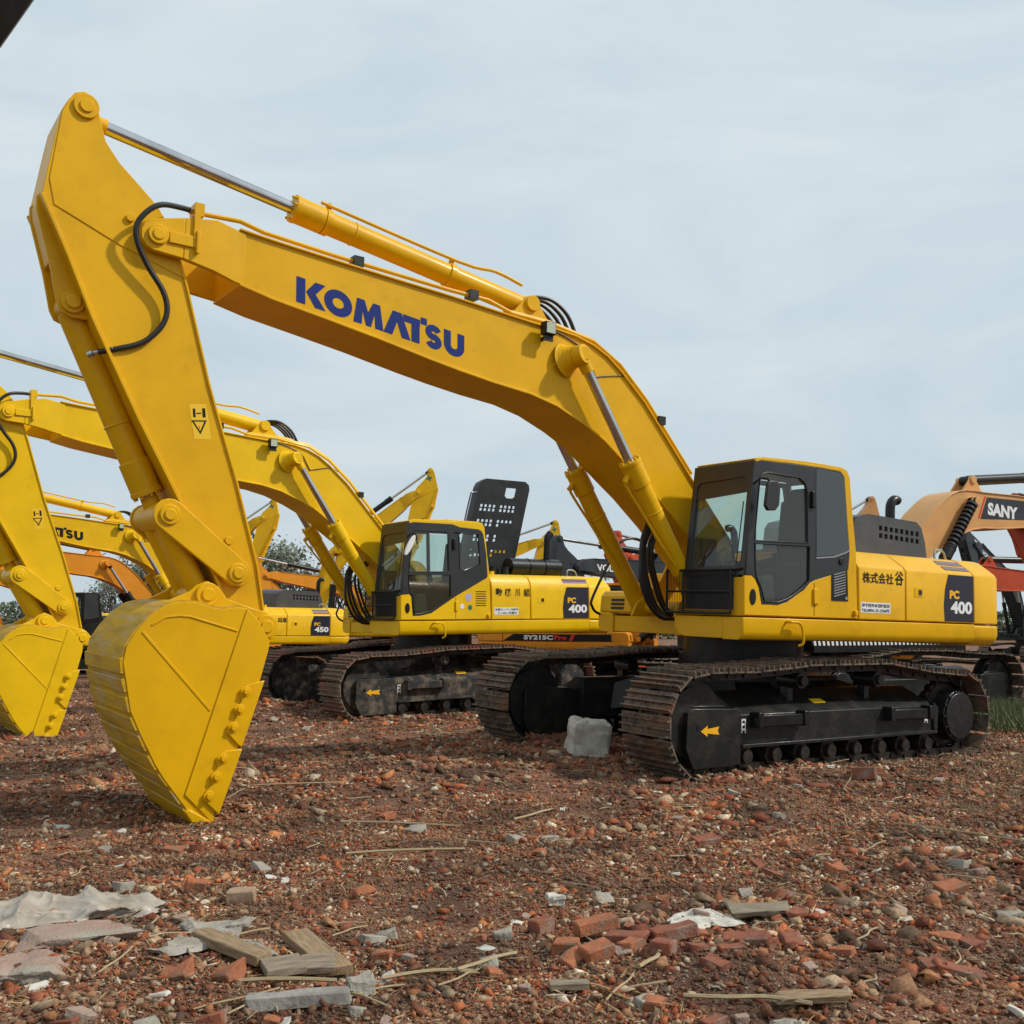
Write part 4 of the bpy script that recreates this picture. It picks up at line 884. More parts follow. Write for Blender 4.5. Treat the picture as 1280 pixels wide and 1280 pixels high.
# ------------------------------------------------------------------ ground
def ground_mesh():
    ys = np.concatenate([np.linspace(-30, 2.5, 14)[:-1], 2.5 * np.exp(np.linspace(0, math.log(34 / 2.5), 330)), 34 * np.exp(np.linspace(0, math.log(2500 / 34), 50))[1:]])
    xc = 14 * np.sinh(np.linspace(-1.9, 1.9, 360)) / math.sinh(1.9)
    xs = np.concatenate([-14 - np.exp(np.linspace(0, math.log(1500), 24))[::-1], xc, 14 + np.exp(np.linspace(0, math.log(1500), 24))])
    X, Y = np.meshgrid(xs, ys); Z = gz(X.ravel(), Y.ravel())
    v = np.stack([X.ravel(), Y.ravel(), Z], 1); nx, ny = len(xs), len(ys)
    i, j = np.meshgrid(np.arange(nx - 1), np.arange(ny - 1)); a = (j * nx + i).ravel()
    f = np.stack([a, a + 1, a + nx + 1, a + nx], 1)
    return mesh_np('ground', v, f)
def mesh_np(name, v, f):
    me = bpy.data.meshes.new(name); k = f.shape[1]
    me.vertices.add(len(v)); me.vertices.foreach_set('co', v.astype(np.float32).ravel())
    me.loops.add(f.size); me.loops.foreach_set('vertex_index', f.astype(np.int32).ravel())
    me.polygons.add(len(f)); me.polygons.foreach_set('loop_start', np.arange(0, f.size, k, dtype=np.int32))
    me.update(calc_edges=True); me.validate()
    o = bpy.data.objects.new(name, me); COL.objects.link(o); return o
def ground_mat():
    m = bpy.data.materials.new('rubble_soil'); m.use_nodes = True; t = m.node_tree; b = t.nodes['Principled BSDF']; b.inputs['Roughness'].default_value = .95
    g = N(t, 'ShaderNodeNewGeometry')
    def noise(s, d=8, r=.6):
        n = N(t, 'ShaderNodeTexNoise'); n.inputs['Scale'].default_value = s; n.inputs['Detail'].default_value = d; n.inputs['Roughness'].default_value = r
        t.links.new(g.outputs['Position'], n.inputs['Vector']); return n.outputs['Fac']
    def ramp(src, els):
        r = N(t, 'ShaderNodeValToRGB'); e = r.color_ramp.elements
        while len(e) < len(els): e.new(.5)
        for q, (p, c) in zip(e, els): q.position = p; q.color = (*c, 1)
        t.links.new(src, r.inputs[0]); return r.outputs[0]
    def mixc(f, a, c, mode='MIX'):
        q = N(t, 'ShaderNodeMix', data_type='RGBA', blend_type=mode)
        if isinstance(f, float): q.inputs[0].default_value = f
        else: t.links.new(f, q.inputs[0])
        for s, k in ((a, 6), (c, 7)):
            if isinstance(s, tuple): q.inputs[k].default_value = (*s, 1)
            else: t.links.new(s, q.inputs[k])
        return q.outputs[2]
    def mr(src, a, b_):
        r = N(t, 'ShaderNodeMapRange'); r.inputs[1].default_value = a; r.inputs[2].default_value = b_; t.links.new(src, r.inputs[0]); return r.outputs[0]
    fine = ramp(noise(30, 12, .85), [(.38, (.02, .013, .009)), (.47, (.10, .06, .035)), (.53, (.19, .08, .038)), (.62, (.33, .25, .17))])
    red = ramp(noise(42, 12, .85), [(.38, (.04, .015, .01)), (.5, (.20, .065, .03)), (.62, (.36, .20, .11))])
    c = mixc(mr(noise(.8, 5), .42, .62), fine, red)
    soil = ramp(noise(24, 12, .85), [(.38, (.03, .021, .013)), (.5, (.12, .08, .048)), (.62, (.27, .21, .14))])
    c = mixc(mr(noise(.45, 4), .52, .66), c, soil)
    # greener, weedier earth towards the right rear
    sp = N(t, 'ShaderNodeSeparateXYZ'); t.links.new(g.outputs['Position'], sp.inputs[0])
    ad = N(t, 'ShaderNodeMath'); ad.operation = 'MULTIPLY_ADD'; ad.inputs[1].default_value = .55; ad.inputs[2].default_value = 0
    t.links.new(sp.outputs['X'], ad.inputs[0]); am = N(t, 'ShaderNodeMath'); am.operation = 'MULTIPLY'; t.links.new(mr(ad.outputs[0], 2.2, 5.0), am.inputs[0]); t.links.new(mr(sp.outputs['Y'], 9, 15), am.inputs[1])
    am2 = N(t, 'ShaderNodeMath'); am2.operation = 'MULTIPLY'; t.links.new(am.outputs[0], am2.inputs[0]); t.links.new(mr(noise(3, 5), .35, .6), am2.inputs[1])
    c = mixc(am2.outputs[0], c, ramp(noise(40), [(.3, (.05, .05, .022)), (.7, (.14, .12, .06))]))
    def cells(scale):
        w = N(t, 'ShaderNodeTexVoronoi'); w.inputs['Scale'].default_value = scale; w.inputs['Randomness'].default_value = 1
        nn = N(t, 'ShaderNodeTexNoise'); nn.inputs['Scale'].default_value = scale * .6; nn.inputs['Detail'].default_value = 3; t.links.new(g.outputs['Position'], nn.inputs['Vector'])
        sc = N(t, 'ShaderNodeVectorMath'); sc.operation = 'SCALE'; sc.inputs['Scale'].default_value = 1.2 / scale; t.links.new(nn.outputs['Color'], sc.inputs[0])
        av = N(t, 'ShaderNodeVectorMath'); av.operation = 'ADD'; t.links.new(g.outputs['Position'], av.inputs[0]); t.links.new(sc.outputs[0], av.inputs[1]); t.links.new(av.outputs[0], w.inputs['Vector']); return w
    vo, vo2 = cells(75), cells(170)
    def crumb(w):
        sp_ = N(t, 'ShaderNodeSeparateColor'); t.links.new(w.outputs['Color'], sp_.inputs[0])
        return ramp(sp_.outputs[0], [(0, (.05, .03, .02)), (.18, (.24, .075, .035)), (.36, (.13, .08, .05)), (.52, (.33, .13, .065)), (.66, (.21, .14, .09)), (.80, (.36, .27, .18)), (.93, (.52, .46, .36))])
    cc = mixc(mr(noise(5, 4), .4, .6), crumb(vo), crumb(vo2))
    c = mixc(.65, c, cc); c = mixc(1.0, c, (1.22, .98, .82), 'MULTIPLY'); c = mixc(1.0, c, ramp(noise(1.7, 7, .5), [(.38, (.5, .5, .5)), (.62, (1.1, 1.1, 1.1))]), 'MULTIPLY')
    t.links.new(c, b.inputs['Base Color'])
    hh = N(t, 'ShaderNodeMath'); hh.operation = 'MULTIPLY_ADD'; hh.inputs[1].default_value = -.8; t.links.new(vo.outputs['Distance'], hh.inputs[0]); t.links.new(noise(45, 8, .7), hh.inputs[2])
    u = N(t, 'ShaderNodeBump'); u.inputs['Strength'].default_value = 1; u.inputs['Distance'].default_value = .03; t.links.new(hh.outputs[0], u.inputs['Height']); t.links.new(u.outputs[0], b.inputs['Normal'])
    return m
gr = ground_mesh(); gr.data.materials.append(ground_mat()); gr.data.polygons.foreach_set('use_smooth', [True] * len(gr.data.polygons)); tagp(gr, kind='structure')

def chip_mat(name, els, scale=60):
    m = bpy.data.materials.new(name); m.use_nodes = True; t = m.node_tree; b = t.nodes['Principled BSDF']; b.inputs['Roughness'].default_value = .92
    g = N(t, 'ShaderNodeNewGeometry'); r = N(t, 'ShaderNodeValToRGB'); r.color_ramp.interpolation = 'CONSTANT'; e = r.color_ramp.elements
    while len(e) < len(els): e.new(.5)
    for q, (p, c) in zip(e, els): q.position = p; q.color = (c[0] * 1.12, c[1] * .95, c[2] * .76, 1)
    t.links.new(g.outputs['Random Per Island'], r.inputs[0])
    n = N(t, 'ShaderNodeTexNoise'); n.inputs['Scale'].default_value = scale; n.inputs['Detail'].default_value = 6; t.links.new(g.outputs['Position'], n.inputs['Vector'])
    n1 = N(t, 'ShaderNodeMapRange'); n1.inputs[1].default_value = .3; n1.inputs[2].default_value = .7; n1.inputs[3].default_value = .55; n1.inputs[4].default_value = 1.3; t.links.new(n.outputs['Fac'], n1.inputs[0])
    q = N(t, 'ShaderNodeVectorMath'); q.operation = 'SCALE'; t.links.new(r.outputs[0], q.inputs[0]); t.links.new(n1.outputs[0], q.inputs['Scale'])
    nb = N(t, 'ShaderNodeTexNoise'); nb.inputs['Scale'].default_value = .9; nb.inputs['Detail'].default_value = 5; t.links.new(g.outputs['Position'], nb.inputs['Vector'])
    m1 = N(t, 'ShaderNodeMapRange'); m1.inputs[1].default_value = .45; m1.inputs[2].default_value = .68; m1.inputs[4].default_value = .6; t.links.new(nb.outputs['Fac'], m1.inputs[0])
    mm = N(t, 'ShaderNodeMix', data_type='RGBA', blend_type='MIX'); t.links.new(m1.outputs[0], mm.inputs[0]); t.links.new(q.outputs[0], mm.inputs[6]); mm.inputs[7].default_value = (.17, .09, .048, 1)
    nd = N(t, 'ShaderNodeTexNoise'); nd.inputs['Scale'].default_value = 1.7; nd.inputs['Detail'].default_value = 7; t.links.new(g.outputs['Position'], nd.inputs['Vector'])
    m2_ = N(t, 'ShaderNodeMapRange'); m2_.inputs[1].default_value = .38; m2_.inputs[2].default_value = .62; m2_.inputs[3].default_value = .5; m2_.inputs[4].default_value = 1.15; t.links.new(nd.outputs['Fac'], m2_.inputs[0])
    q2 = N(t, 'ShaderNodeVectorMath'); q2.operation = 'SCALE'; t.links.new(mm.outputs[2], q2.inputs[0]); t.links.new(m2_.outputs[0], q2.inputs['Scale']); t.links.new(q2.outputs[0], b.inputs['Base Color'])
    u = N(t, 'ShaderNodeBump'); u.inputs['Strength'].default_value = .6; u.inputs['Distance'].default_value = .004; t.links.new(n.outputs['Fac'], u.inputs['Height']); t.links.new(u.outputs[0], b.inputs['Normal'])
    return m
CHIPS = chip_mat('brick_rubble', [(0, (.27, .075, .035)), (.16, (.40, .13, .05)), (.26, (.17, .05, .028)), (.36, (.09, .055, .035)), (.46, (.24, .10, .055)), (.56, (.33, .19, .11)), (.67, (.18, .135, .10)),
                                  (.75, (.36, .28, .20)), (.84, (.44, .19, .08)), (.885, (.46, .40, .32)), (.965, (.66, .63, .57))])
def chips(name, n, seed, ypdf, smin, smax, flat=.6, xr=lambda y: .62 * y + 1.2, sink=.25, power=2.2, mask=None, slim=None):
    rs = np.random.RandomState(seed); y = ypdf(rs, n); x = rs.uniform(-1, 1, n) * xr(y)
    if mask is not None:
        k = mask(x, y, rs); x, y = x[k], y[k]; n = len(x)
    s = smin * (1 - rs.rand(n) * (1 - (smin / smax) ** power)) ** (-1 / power)
    s = s * (.8 + y / 14 * .5)
    base = np.array([(a, b, c) for a in (-1, 1) for b in (-1, 1) for c in (-1, 1)], float) * .5
    V = base[None] * np.stack([s * rs.uniform(.8, 1.6, n), s * rs.uniform(.6, 1.1, n), s * rs.uniform(.3, 1.0, n) * flat * 1.4], 1)[:, None, :]
    V = V * rs.uniform(.55, 1.15, (n, 8, 1)) + rs.uniform(-.2, .2, (n, 8, 3)) * s[:, None, None] * [1, 1, .45]
    tp = rs.uniform(.1, 1.05, (n, 1)); V[:, 1::2, 0] *= tp; V[:, 1::2, 1] *= rs.uniform(.15, 1.05, (n, 1))
    if slim is not None: V = V * np.array(slim)
    a = rs.rand(n) * 2 * np.pi; t1 = rs.normal(0, .35, n); t2 = rs.normal(0, .35, n)
    ca, sa = np.cos(a), np.sin(a); c1, s1 = np.cos(t1), np.sin(t1); c2, s2 = np.cos(t2), np.sin(t2); O, I = np.zeros(n), np.ones(n)
    Rz = np.stack([ca, -sa, O, sa, ca, O, O, O, I], 1).reshape(n, 3, 3); Rx = np.stack([I, O, O, O, c1, -s1, O, s1, c1], 1).reshape(n, 3, 3); Ry = np.stack([c2, O, s2, O, I, O, -s2, O, c2], 1).reshape(n, 3, 3)
    V = np.einsum('nij,nkj->nki', Rz @ Rx @ Ry, V); z = gz(x, y) + s * flat * .5 * (1 - sink * 2) + .002
    V += np.stack([x, y, z], 1)[:, None, :]
    F = np.array([(0, 1, 3, 2), (4, 6, 7, 5), (0, 4, 5, 1), (2, 3, 7, 6), (0, 2, 6, 4), (1, 5, 7, 3)])
    f = (np.arange(n)[:, None, None] * 8 + F[None]).reshape(-1, 4)
    return mesh_np(name, V.reshape(-1, 3), f)
def pdf(dens, y0, y1):
    yy = np.linspace(y0, y1, 2000); w = dens(yy) * (.62 * yy + 1.2); c = np.cumsum(w); c /= c[-1]
    return lambda rs, n: np.interp(rs.rand(n), c, yy)
def patch(x, y, rs):
    d = vnoise(x, y, .55, 21) * 1.4 + vnoise(x, y, 1.7, 22)
    return rs.rand(len(x)) < np.clip(.66 + d * 1.3 + np.clip((6.5 - y) * .12, 0, .35), .22, 1)
q = chips('rubble', 470000, 3, pdf(lambda y: (5 / np.maximum(y, 5)) ** 1.4, 3.2, 32), .009, .055, mask=patch, power=2.1); q.data.materials.append(CHIPS)
tagp(q, 'small crushed brick and stone chips covering the whole yard', 'rubble', kind='stuff')
LIT = chip_mat('straw_litter', [(0, (.40, .32, .19)), (.3, (.30, .23, .13)), (.55, (.22, .16, .10)), (.75, (.48, .41, .28)), (.9, (.55, .51, .42))])
q = chips('straw_litter', 48000, 8, pdf(lambda y: (5 / np.maximum(y, 5)) ** 1.7, 3.2, 22), .012, .05, mask=patch, slim=(2.6, .16, .25), sink=-.1); q.data.materials.append(LIT)
tagp(q, 'short bits of straw and wood splinters mixed into the rubble', 'straw', kind='stuff')
PCH = chip_mat('pale_debris', [(0, (.50, .47, .42)), (.3, (.36, .33, .29)), (.55, (.62, .60, .56)), (.75, (.26, .25, .24)), (.9, (.45, .38, .30))])
def patch3(x, y, rs):
    d = vnoise(x, y, .9, 41) * 1.6 + vnoise(x, y, 2.4, 42); return rs.rand(len(x)) < np.clip(-.12 + d * 1.3, .02, 1)
q = chips('pale_debris', 60000, 9, pdf(lambda y: (5 / np.maximum(y, 5)) ** 1.5, 3.2, 26), .010, .05, mask=patch3, flat=.4); q.data.materials.append(PCH)
tagp(q, 'patches of pale mortar, plaster and plastic crumbs in the rubble', 'debris', kind='stuff')
def patch2(x, y, rs):
    d = vnoise(x, y, .5, 31) * 1.8 + vnoise(x, y, 1.3, 32) + np.clip((7 - y) * .12, 0, .4)
    near = np.exp(-((x + .2) ** 2 + (y - 12.2) ** 2) / 2.0) + np.exp(-((x + 4) ** 2 + (y - 17) ** 2) / 3) + .8 * np.exp(-((x - 3) ** 2 + (y - 10.3) ** 2) / 2.5)
    return rs.rand(len(x)) < np.clip(.26 + d * 1.2 + near, .04, 1)
q = chips('coarse_rubble', 42000, 5, pdf(lambda y: (5 / np.maximum(y, 5)) ** 1.2, 3.2, 26), .028, .13, mask=patch2, power=2.2, flat=.45); q.data.materials.append(CHIPS)
tagp(q, 'coarser loose brick fragments strewn over the finer rubble', 'rubble', kind='stuff')

def lumps(name, seed, dims, mt, bev=.006, rough=.12, sub=2, rot=None, par=None):
    rs = random.Random(seed); bm = bmesh.new(); bmesh.ops.create_cube(bm, size=1)
    for v in bm.verts: v.co = Vector([v.co[i] * dims[i] * rs.uniform(1 - rough, 1 + rough) for i in range(3)])
    bmesh.ops.bevel(bm, geom=bm.edges[:], offset=min(dims) * .10, segments=1, affect='EDGES')
    for _ in range(sub): bmesh.ops.subdivide_edges(bm, edges=bm.edges[:], cuts=1, use_grid_fill=True)
    off = rs.random() * 50
    from mathutils import noise
    for v in bm.verts:
        n = noise.fractal(v.co * (3.2 / max(dims)) + Vector((off, off, off)), .8, 2, 4); v.co += v.normal * n * min(dims) * rough * 1.3
    me = bpy.data.meshes.new(name); bm.to_mesh(me); bm.free(); me.materials.append(mt)
    me.polygons.foreach_set('use_smooth', [True] * len(me.polygons)); me.set_sharp_from_angle(angle=R(28))
    o = bpy.data.objects.new(name, me); COL.objects.link(o); return o
BRK = mat('brick', (.27, .085, .04), (.15, .05, .032), rough=.9, nscale=14, bump=.7, bscale=60, col3=(.28, .20, .15), lo3=.52, hi3=.7, n3=6)
BRK2 = mat('orange_brick', (.37, .125, .05), (.22, .08, .042), rough=.9, nscale=14, bump=.7, bscale=60, col3=(.22, .15, .10), lo3=.55, hi3=.7, n3=9)
CONC = mat('concrete', (.33, .295, .24), (.23, .20, .16), rough=.92, nscale=12, bump=.8, bscale=50, col3=(.40, .38, .34), lo3=.5, hi3=.7, n3=4)
PINKC = mat('brick_dusted_concrete', (.34, .24, .19), (.30, .19, .14), rough=.95, nscale=9, bump=.9, bscale=55, col3=(.33, .30, .24), lo3=.5, hi3=.65, n3=3)
WOOD = mat('weathered_wood', (.36, .25, .14), (.19, .12, .065), rough=.85, nscale=7, bump=.7, bscale=20, stretch=(1.2, 14, 14))
GWOOD = mat('grey_weathered_wood', (.30, .245, .175), (.17, .125, .08), rough=.9, nscale=7, bump=.7, bscale=20, stretch=(1.2, 14, 14))
PALE = mat('pale_straw', (.42, .33, .19), (.30, .22, .12), rough=.8, nscale=20, stretch=(1, 8, 8))
SHEET = mat('dirty_white_plastic', (.42, .37, .31), (.27, .225, .175), rough=.5, nscale=5, bump=.35, bscale=25, coat=.15)
SCRAP = mat('white_scrap', (.58, .55, .48), (.42, .38, .31), rough=.7, nscale=14, bump=.4)
def put(o, x, y, rz=0, dz=0, rx=0, ry=0):
    o.location = (x, y, G(x, y) + dz); o.rotation_euler = (rx, ry, rz); return o
# named pieces
put(tagp(lumps('concrete_block', 6, (.44, .34, .44), mat('pale_concrete', (.52, .49, .42), (.40, .37, .31), rough=.92, nscale=12, bump=.8, bscale=50), rough=.07, sub=3), 'pale concrete block on the ground between the front machine\'s two tracks', 'concrete block'), .86, 11.8, .15, .14, .04, .1)
put(tagp(lumps('concrete_slab', 2, (.44, .26, .05), PINKC, rough=.34, sub=3), 'flat pinkish concrete slab just below the white plastic sheet', 'concrete slab'), -2.05, 5.12, .45, .025)
put(tagp(lumps('concrete_slab', 3, (.32, .26, .05), PINKC, rough=.34, sub=3), 'flat concrete slab at the bottom left corner', 'concrete slab'), -2.06, 4.62, .2, .025)
put(tagp(lumps('wood_plank', 4, (.62, .13, .045), WOOD, rough=.06), 'longest brown plank, slanting down to a grey stone', 'plank'), -.90, 5.0, -1.05, .05)
put(tagp(lumps('wood_plank', 5, (.50, .09, .05), WOOD, rough=.12), 'dark split plank left of the longest plank', 'plank'), -1.25, 4.88, -.75, .05, .1)
put(tagp(lumps('wood_plank', 6, (.17, .15, .03), GWOOD, rough=.08), 'short square board under the longest plank\'s middle', 'board'), -.98, 4.68, .45, .05, .1)
put(tagp(lumps('wood_plank', 7, (.15, .14, .03), GWOOD, rough=.08), 'short square board touching the longest plank', 'board'), -.84, 4.74, .2, .06, .15)
put(tagp(lumps('log', 8, (.42, .07, .06), mat('grey_bark', (.30, .28, .25), (.2, .18, .15), rough=.9, nscale=10, bump=.8), rough=.12), 'grey log lying at the bottom edge left of centre', 'log'), -.83, 4.33, .22, .04)
put(tagp(lumps('stone', 9, (.10, .09, .07), CONC, rough=.16), 'pale stone at the lower end of the longest plank', 'stone'), -.62, 4.53, .5, .04)
for i, (x, y, d, rz, mt, lb) in enumerate([(.42, 5.23, (.21, .10, .06), .35, BRK2, 'orange brick lying on top of the small brick pile'), (.40, 4.93, (.15, .11, .07), .5, BRK2, 'broken brick at the near side of the small brick pile'),
                                     (.27, 5.05, (.12, .10, .06), -.2, BRK2, 'half brick at the left of the small brick pile'), (.56, 4.98, (.12, .08, .05), .9, BRK2, 'small broken brick at the right of the brick pile'),
                                     (.16, 5.42, (.11, .09, .07), .7, BRK, 'dark half brick behind the small brick pile'), (.78, 5.12, (.22, .12, .06), .2, BRK, 'brown brick right of the small brick pile'),
                                     (.70, 4.9, (.13, .1, .06), 1.2, BRK, 'dark red brick right below the brown brick'), (3.41, 10.2, (.23, .11, .12), -.5, BRK, 'brown brick lying near the front track frame'),
                                     (-1.86, 6.35, (.12, .1, .09), .2, BRK2, 'orange brick behind the white plastic sheet'), (-1.55, 6.2, (.16, .10, .08), .1, mat('tan_brick', (.36, .25, .16), (.28, .18, .12), rough=.9, nscale=14, bump=.6), 'tan brick behind the white plastic sheet'),
                                     (2.55, 6.2, (.16, .12, .05), .3, BRK2, 'bright orange brick at the right middle of the yard'), (1.35, 7.35, (.18, .12, .05), .3, BRK, 'brick lying on the bare earth in front of the machine')]):
    put(tagp(lumps('brick', 20 + i, d, mt, rough=.07), lb, 'brick'), x, y, rz, d[2] * .45 + (.05 if i == 0 else 0), random.uniform(-.15, .15), random.uniform(-.2, .2))
put(tagp(lumps('flat_stone', 41, (.30, .13, .035), GWOOD, rough=.2, sub=3), 'flat grey brown slab resting beside white scraps', 'slab'), 1.30, 5.58, .1, .05, .05, -.05)
put(tagp(lumps('wood_plank', 42, (.30, .10, .03), WOOD, rough=.2), 'yellowish splintered board at the bottom right of centre', 'board'), 1.22, 4.36, .15, .04)
put(tagp(lumps('wood_plank', 43, (.17, .06, .03), GWOOD, rough=.08), 'small pale board in front of the brick pile', 'board'), .25, 4.54, .1, .035)
put(tagp(lumps('white_rock', 44, (.10, .07, .05), SCRAP, rough=.2), 'white rock alone on the rubble behind the brick pile', 'rock'), .26, 6.02, .1, .04)
put(tagp(lumps('white_rock', 45, (.30, .12, .05), CONC, rough=.45, sub=3), 'grey white lump near the concrete slabs', 'rock'), -1.45, 5.30, .3, .04)
# brick and stone pieces scattered: individuals of three kinds
rs = random.Random(11)
protos = {k: [lumps(k, 60 + j + h * 9, d, m, rough=r, sub=1) for j, (d, m, r) in enumerate(v)] for h, (k, v) in enumerate({
    'brick': [((.17, .10, .055), BRK, .16), ((.12, .10, .055), BRK2, .22), ((.15, .09, .05), BRK, .26), ((.10, .08, .05), BRK2, .28)],
    'stone': [((.11, .08, .06), CONC, .2), ((.14, .10, .05), CONC, .22), ((.09, .07, .05), PINKC, .2)],
    'plastic_scrap': [((.11, .06, .015), SCRAP, .35), ((.08, .05, .02), SCRAP, .35)]}.items())}
first = set()
def spot(x, y):
    u = x / y
    side = 'far left' if u < -.33 else 'left' if u < -.2 else 'left of centre' if u < -.07 else 'centre' if u < .07 else 'right of centre' if u < .2 else 'right' if u < .33 else 'far right'
    dep = 'bottom edge' if y < 4.6 else 'near foreground' if y < 5.6 else 'foreground' if y < 7 else 'mid yard' if y < 9.3 else 'beyond the bucket' if y < 12 else 'back by the tracks'
    return side + ', ' + dep
NTH = {}
def where(lab, kind, p, x, y, sc):
    w = {'brick': ['red brick', 'orange half brick', 'long red brick piece', 'stubby orange brick piece'], 'stone': ['grey stone', 'flat grey stone', 'pinkish stone'], 'plastic_scrap': ['long white scrap', 'short white scrap']}[kind][protos[kind].index(p)]
    size = 'small' if sc < .75 else 'mid sized' if sc < .95 else 'large'
    return f"{size} {w} in the rubble, {spot(x, y)}"
def scatter(kind, n, lab, cat, grp, spots):
    for k in range(n):
        p = protos[kind][rs.randrange(len(protos[kind]))]
        if p.name in first: o = p.copy(); COL.objects.link(o)
        else: o = p; first.add(p.name)
        x, y = spots(); sc = rs.uniform(.55, 1.15); o.scale = (sc, sc, sc)
        put(tagp(o, where(lab, kind, p, x, y, sc), cat, grp), x, y, rs.uniform(0, 6.28), .008 * sc, rs.uniform(-.35, .35), rs.uniform(-.35, .35))
def general():
    while True:
        y = 3.6 + (rs.random() ** 1.6) * 14; x = rs.uniform(-1, 1) * (.52 * y)
        if not (-.3 < (x - 2.8) * .56 - (y - 12.9) * .83 + 2.2 < 4.2 and y > 9.5): return x, y
def bank():
    c = rs.choice([(.25, 12.4, .5, .3), (-3.9, 17.2, 1.1, .5), (3.3, 10.1, 1.2, .35), (.75, 5.05, .6, .28)]); return rs.gauss(c[0], c[2]), rs.gauss(c[1], c[3])
scatter('brick', 90, 'loose broken brick scattered over the rubble', 'brick', 'loose bricks scattered over the yard', general)
scatter('brick', 62, 'broken brick heaped in the low banks of rubble', 'brick', 'bricks in the rubble banks', bank)
scatter('stone', 80, 'loose grey stone scattered over the rubble', 'stone', 'loose stones on the yard', general)
scatter('plastic_scrap', 60, 'small white scrap lying on the rubble', 'scrap', 'white scraps on the yard', general)
for k in protos.values():
    for p in k:
        if p.name not in first: bpy.data.objects.remove(p)
# straw and sticks
def stick(L_, r, seed, mt, name='straw_stalk'):
    q = random.Random(seed); m = MB(); m.tube([(-L_ / 2, 0, 0), (-L_ / 6, q.uniform(-.02, .02), .005), (L_ / 6, q.uniform(-.02, .02), .004), (L_ / 2, q.uniform(-.03, .03), 0)], r, 5); return m.build(name, mt)
for i, (x, y, L_, rz, lb) in enumerate([(-.86, 8.3, .95, -.15, 'long straw stalk lying flat in front of the front bucket'), (.2, 8.45, .55, .9, 'straight pale stick pointing at the front track'), (-.35, 4.75, .42, .3, 'pair half of crossed stalks near the bottom centre'),
                                     (-.1, 4.9, .35, .75, 'slanting stalk of the crossed pair near bottom centre'), (-2.0, 10.2, .9, .25, 'pale stick left of the front bucket'), (3.3, 7.9, .9, -.75, 'long brown stick on the right side of the yard'),
                                     (-.7, 7.2, .8, .2, 'thin long stalk on the bare earth below the bucket'), (.62, 4.75, .22, 1.0, 'short white stick right of the brick pile'), (.95, 4.33, .5, -.12, 'pale stalk at the bottom edge right of centre'),
                                     (-.95, 4.55, .45, .08, 'thin pale stick crossing the short boards')]):
    put(tagp(stick(L_, .009, i, PALE, 'straw_stalk'), lb, 'stalk'), x, y, rz, .03)
sp = [stick(.3, .0045, 50 + i, PALE) for i in range(4)]
for k in range(150):
    o = sp[k] if k < 4 else sp[k % 4].copy()
    if k >= 4: COL.objects.link(o)
    y = 3.6 + (rs.random() ** 1.3) * 11; x = rs.uniform(-1, 1) * (.52 * y + .2); sc = rs.uniform(.3, 1.4); o.scale = (sc, 1, 1)
    put(tagp(o, ('short' if sc < .6 else 'medium' if sc < 1 else 'long') + ' dry straw stalk on the rubble, ' + spot(x, y), 'stalk', 'dry stalks scattered over the rubble'), x, y, rs.uniform(0, 6.28), .018, 0, rs.uniform(-.15, .15))
# crumpled plastic sheet
def sheet(name, lb, poly_c, L_, W_, rz, x0, y0, seed, amp=.05, mt=SHEET):
    n, mct = 220, 130; u, v = np.meshgrid(np.linspace(-1, 1, n), np.linspace(-1, 1, mct)); u, v = u.ravel(), v.ravel()
    e = 1 + .45 * vnoise(u * 2.5, v * 2.5, 1, seed) + .22 * vnoise(u * 8, v * 8, 1, seed + 1); X = u * L_ / 2 * e * (1 - .12 * v * v); Y = v * W_ / 2 * (1 - .5 * np.abs(u) ** 3) * e + .10 * np.sin(u * 2.2 + 1)
    c, s_ = math.cos(rz), math.sin(rz); wx, wy = x0 + X * c - Y * s_, y0 + X * s_ + Y * c
    rid = lambda f, sd: 1 - np.sqrt(np.abs(vnoise(wx + .4 * wy + .1 * vnoise(wx, wy, 5, 3), wy * 1.6, f, sd)) * 2 + .01) * 1.6
    edge = np.clip((1 - np.maximum(np.abs(u), np.abs(v))) * 5, 0, 1)
    wz = gz(wx, wy) + .018 + edge * amp * (.5 + .55 * rid(2.6, seed + 2) + .30 * rid(6, seed + 3) + .16 * rid(13, seed + 4)) * .7
    i, j = np.meshgrid(np.arange(n - 1), np.arange(mct - 1)); a = (j * n + i).ravel()
    o = mesh_np(name, np.stack([wx, wy, wz], 1), np.stack([a, a + 1, a + n + 1, a + n], 1)); o.data.materials.append(mt); o.data.polygons.foreach_set('use_smooth', [True] * len(o.data.polygons))
    sm = o.modifiers.new('thickness', 'SOLIDIFY'); sm.thickness = .003
    return tagp(o, lb, 'plastic sheet')
sheet('plastic_sheet', 'large crumpled dirty white plastic sheet at left', None, 1.05, .66, .42, -2.45, 5.70, 5, .095)
sheet('plastic_scraps', 'small heap of crumpled white plastic beside the flat slab', None, .42, .30, .3, .96, 5.42, 9, .05, SCRAP)
sheet('plastic_scraps', 'small grey white crumpled plastic near the left edge', None, .5, .22, .1, -1.35, 4.98, 13, .04, CONC)

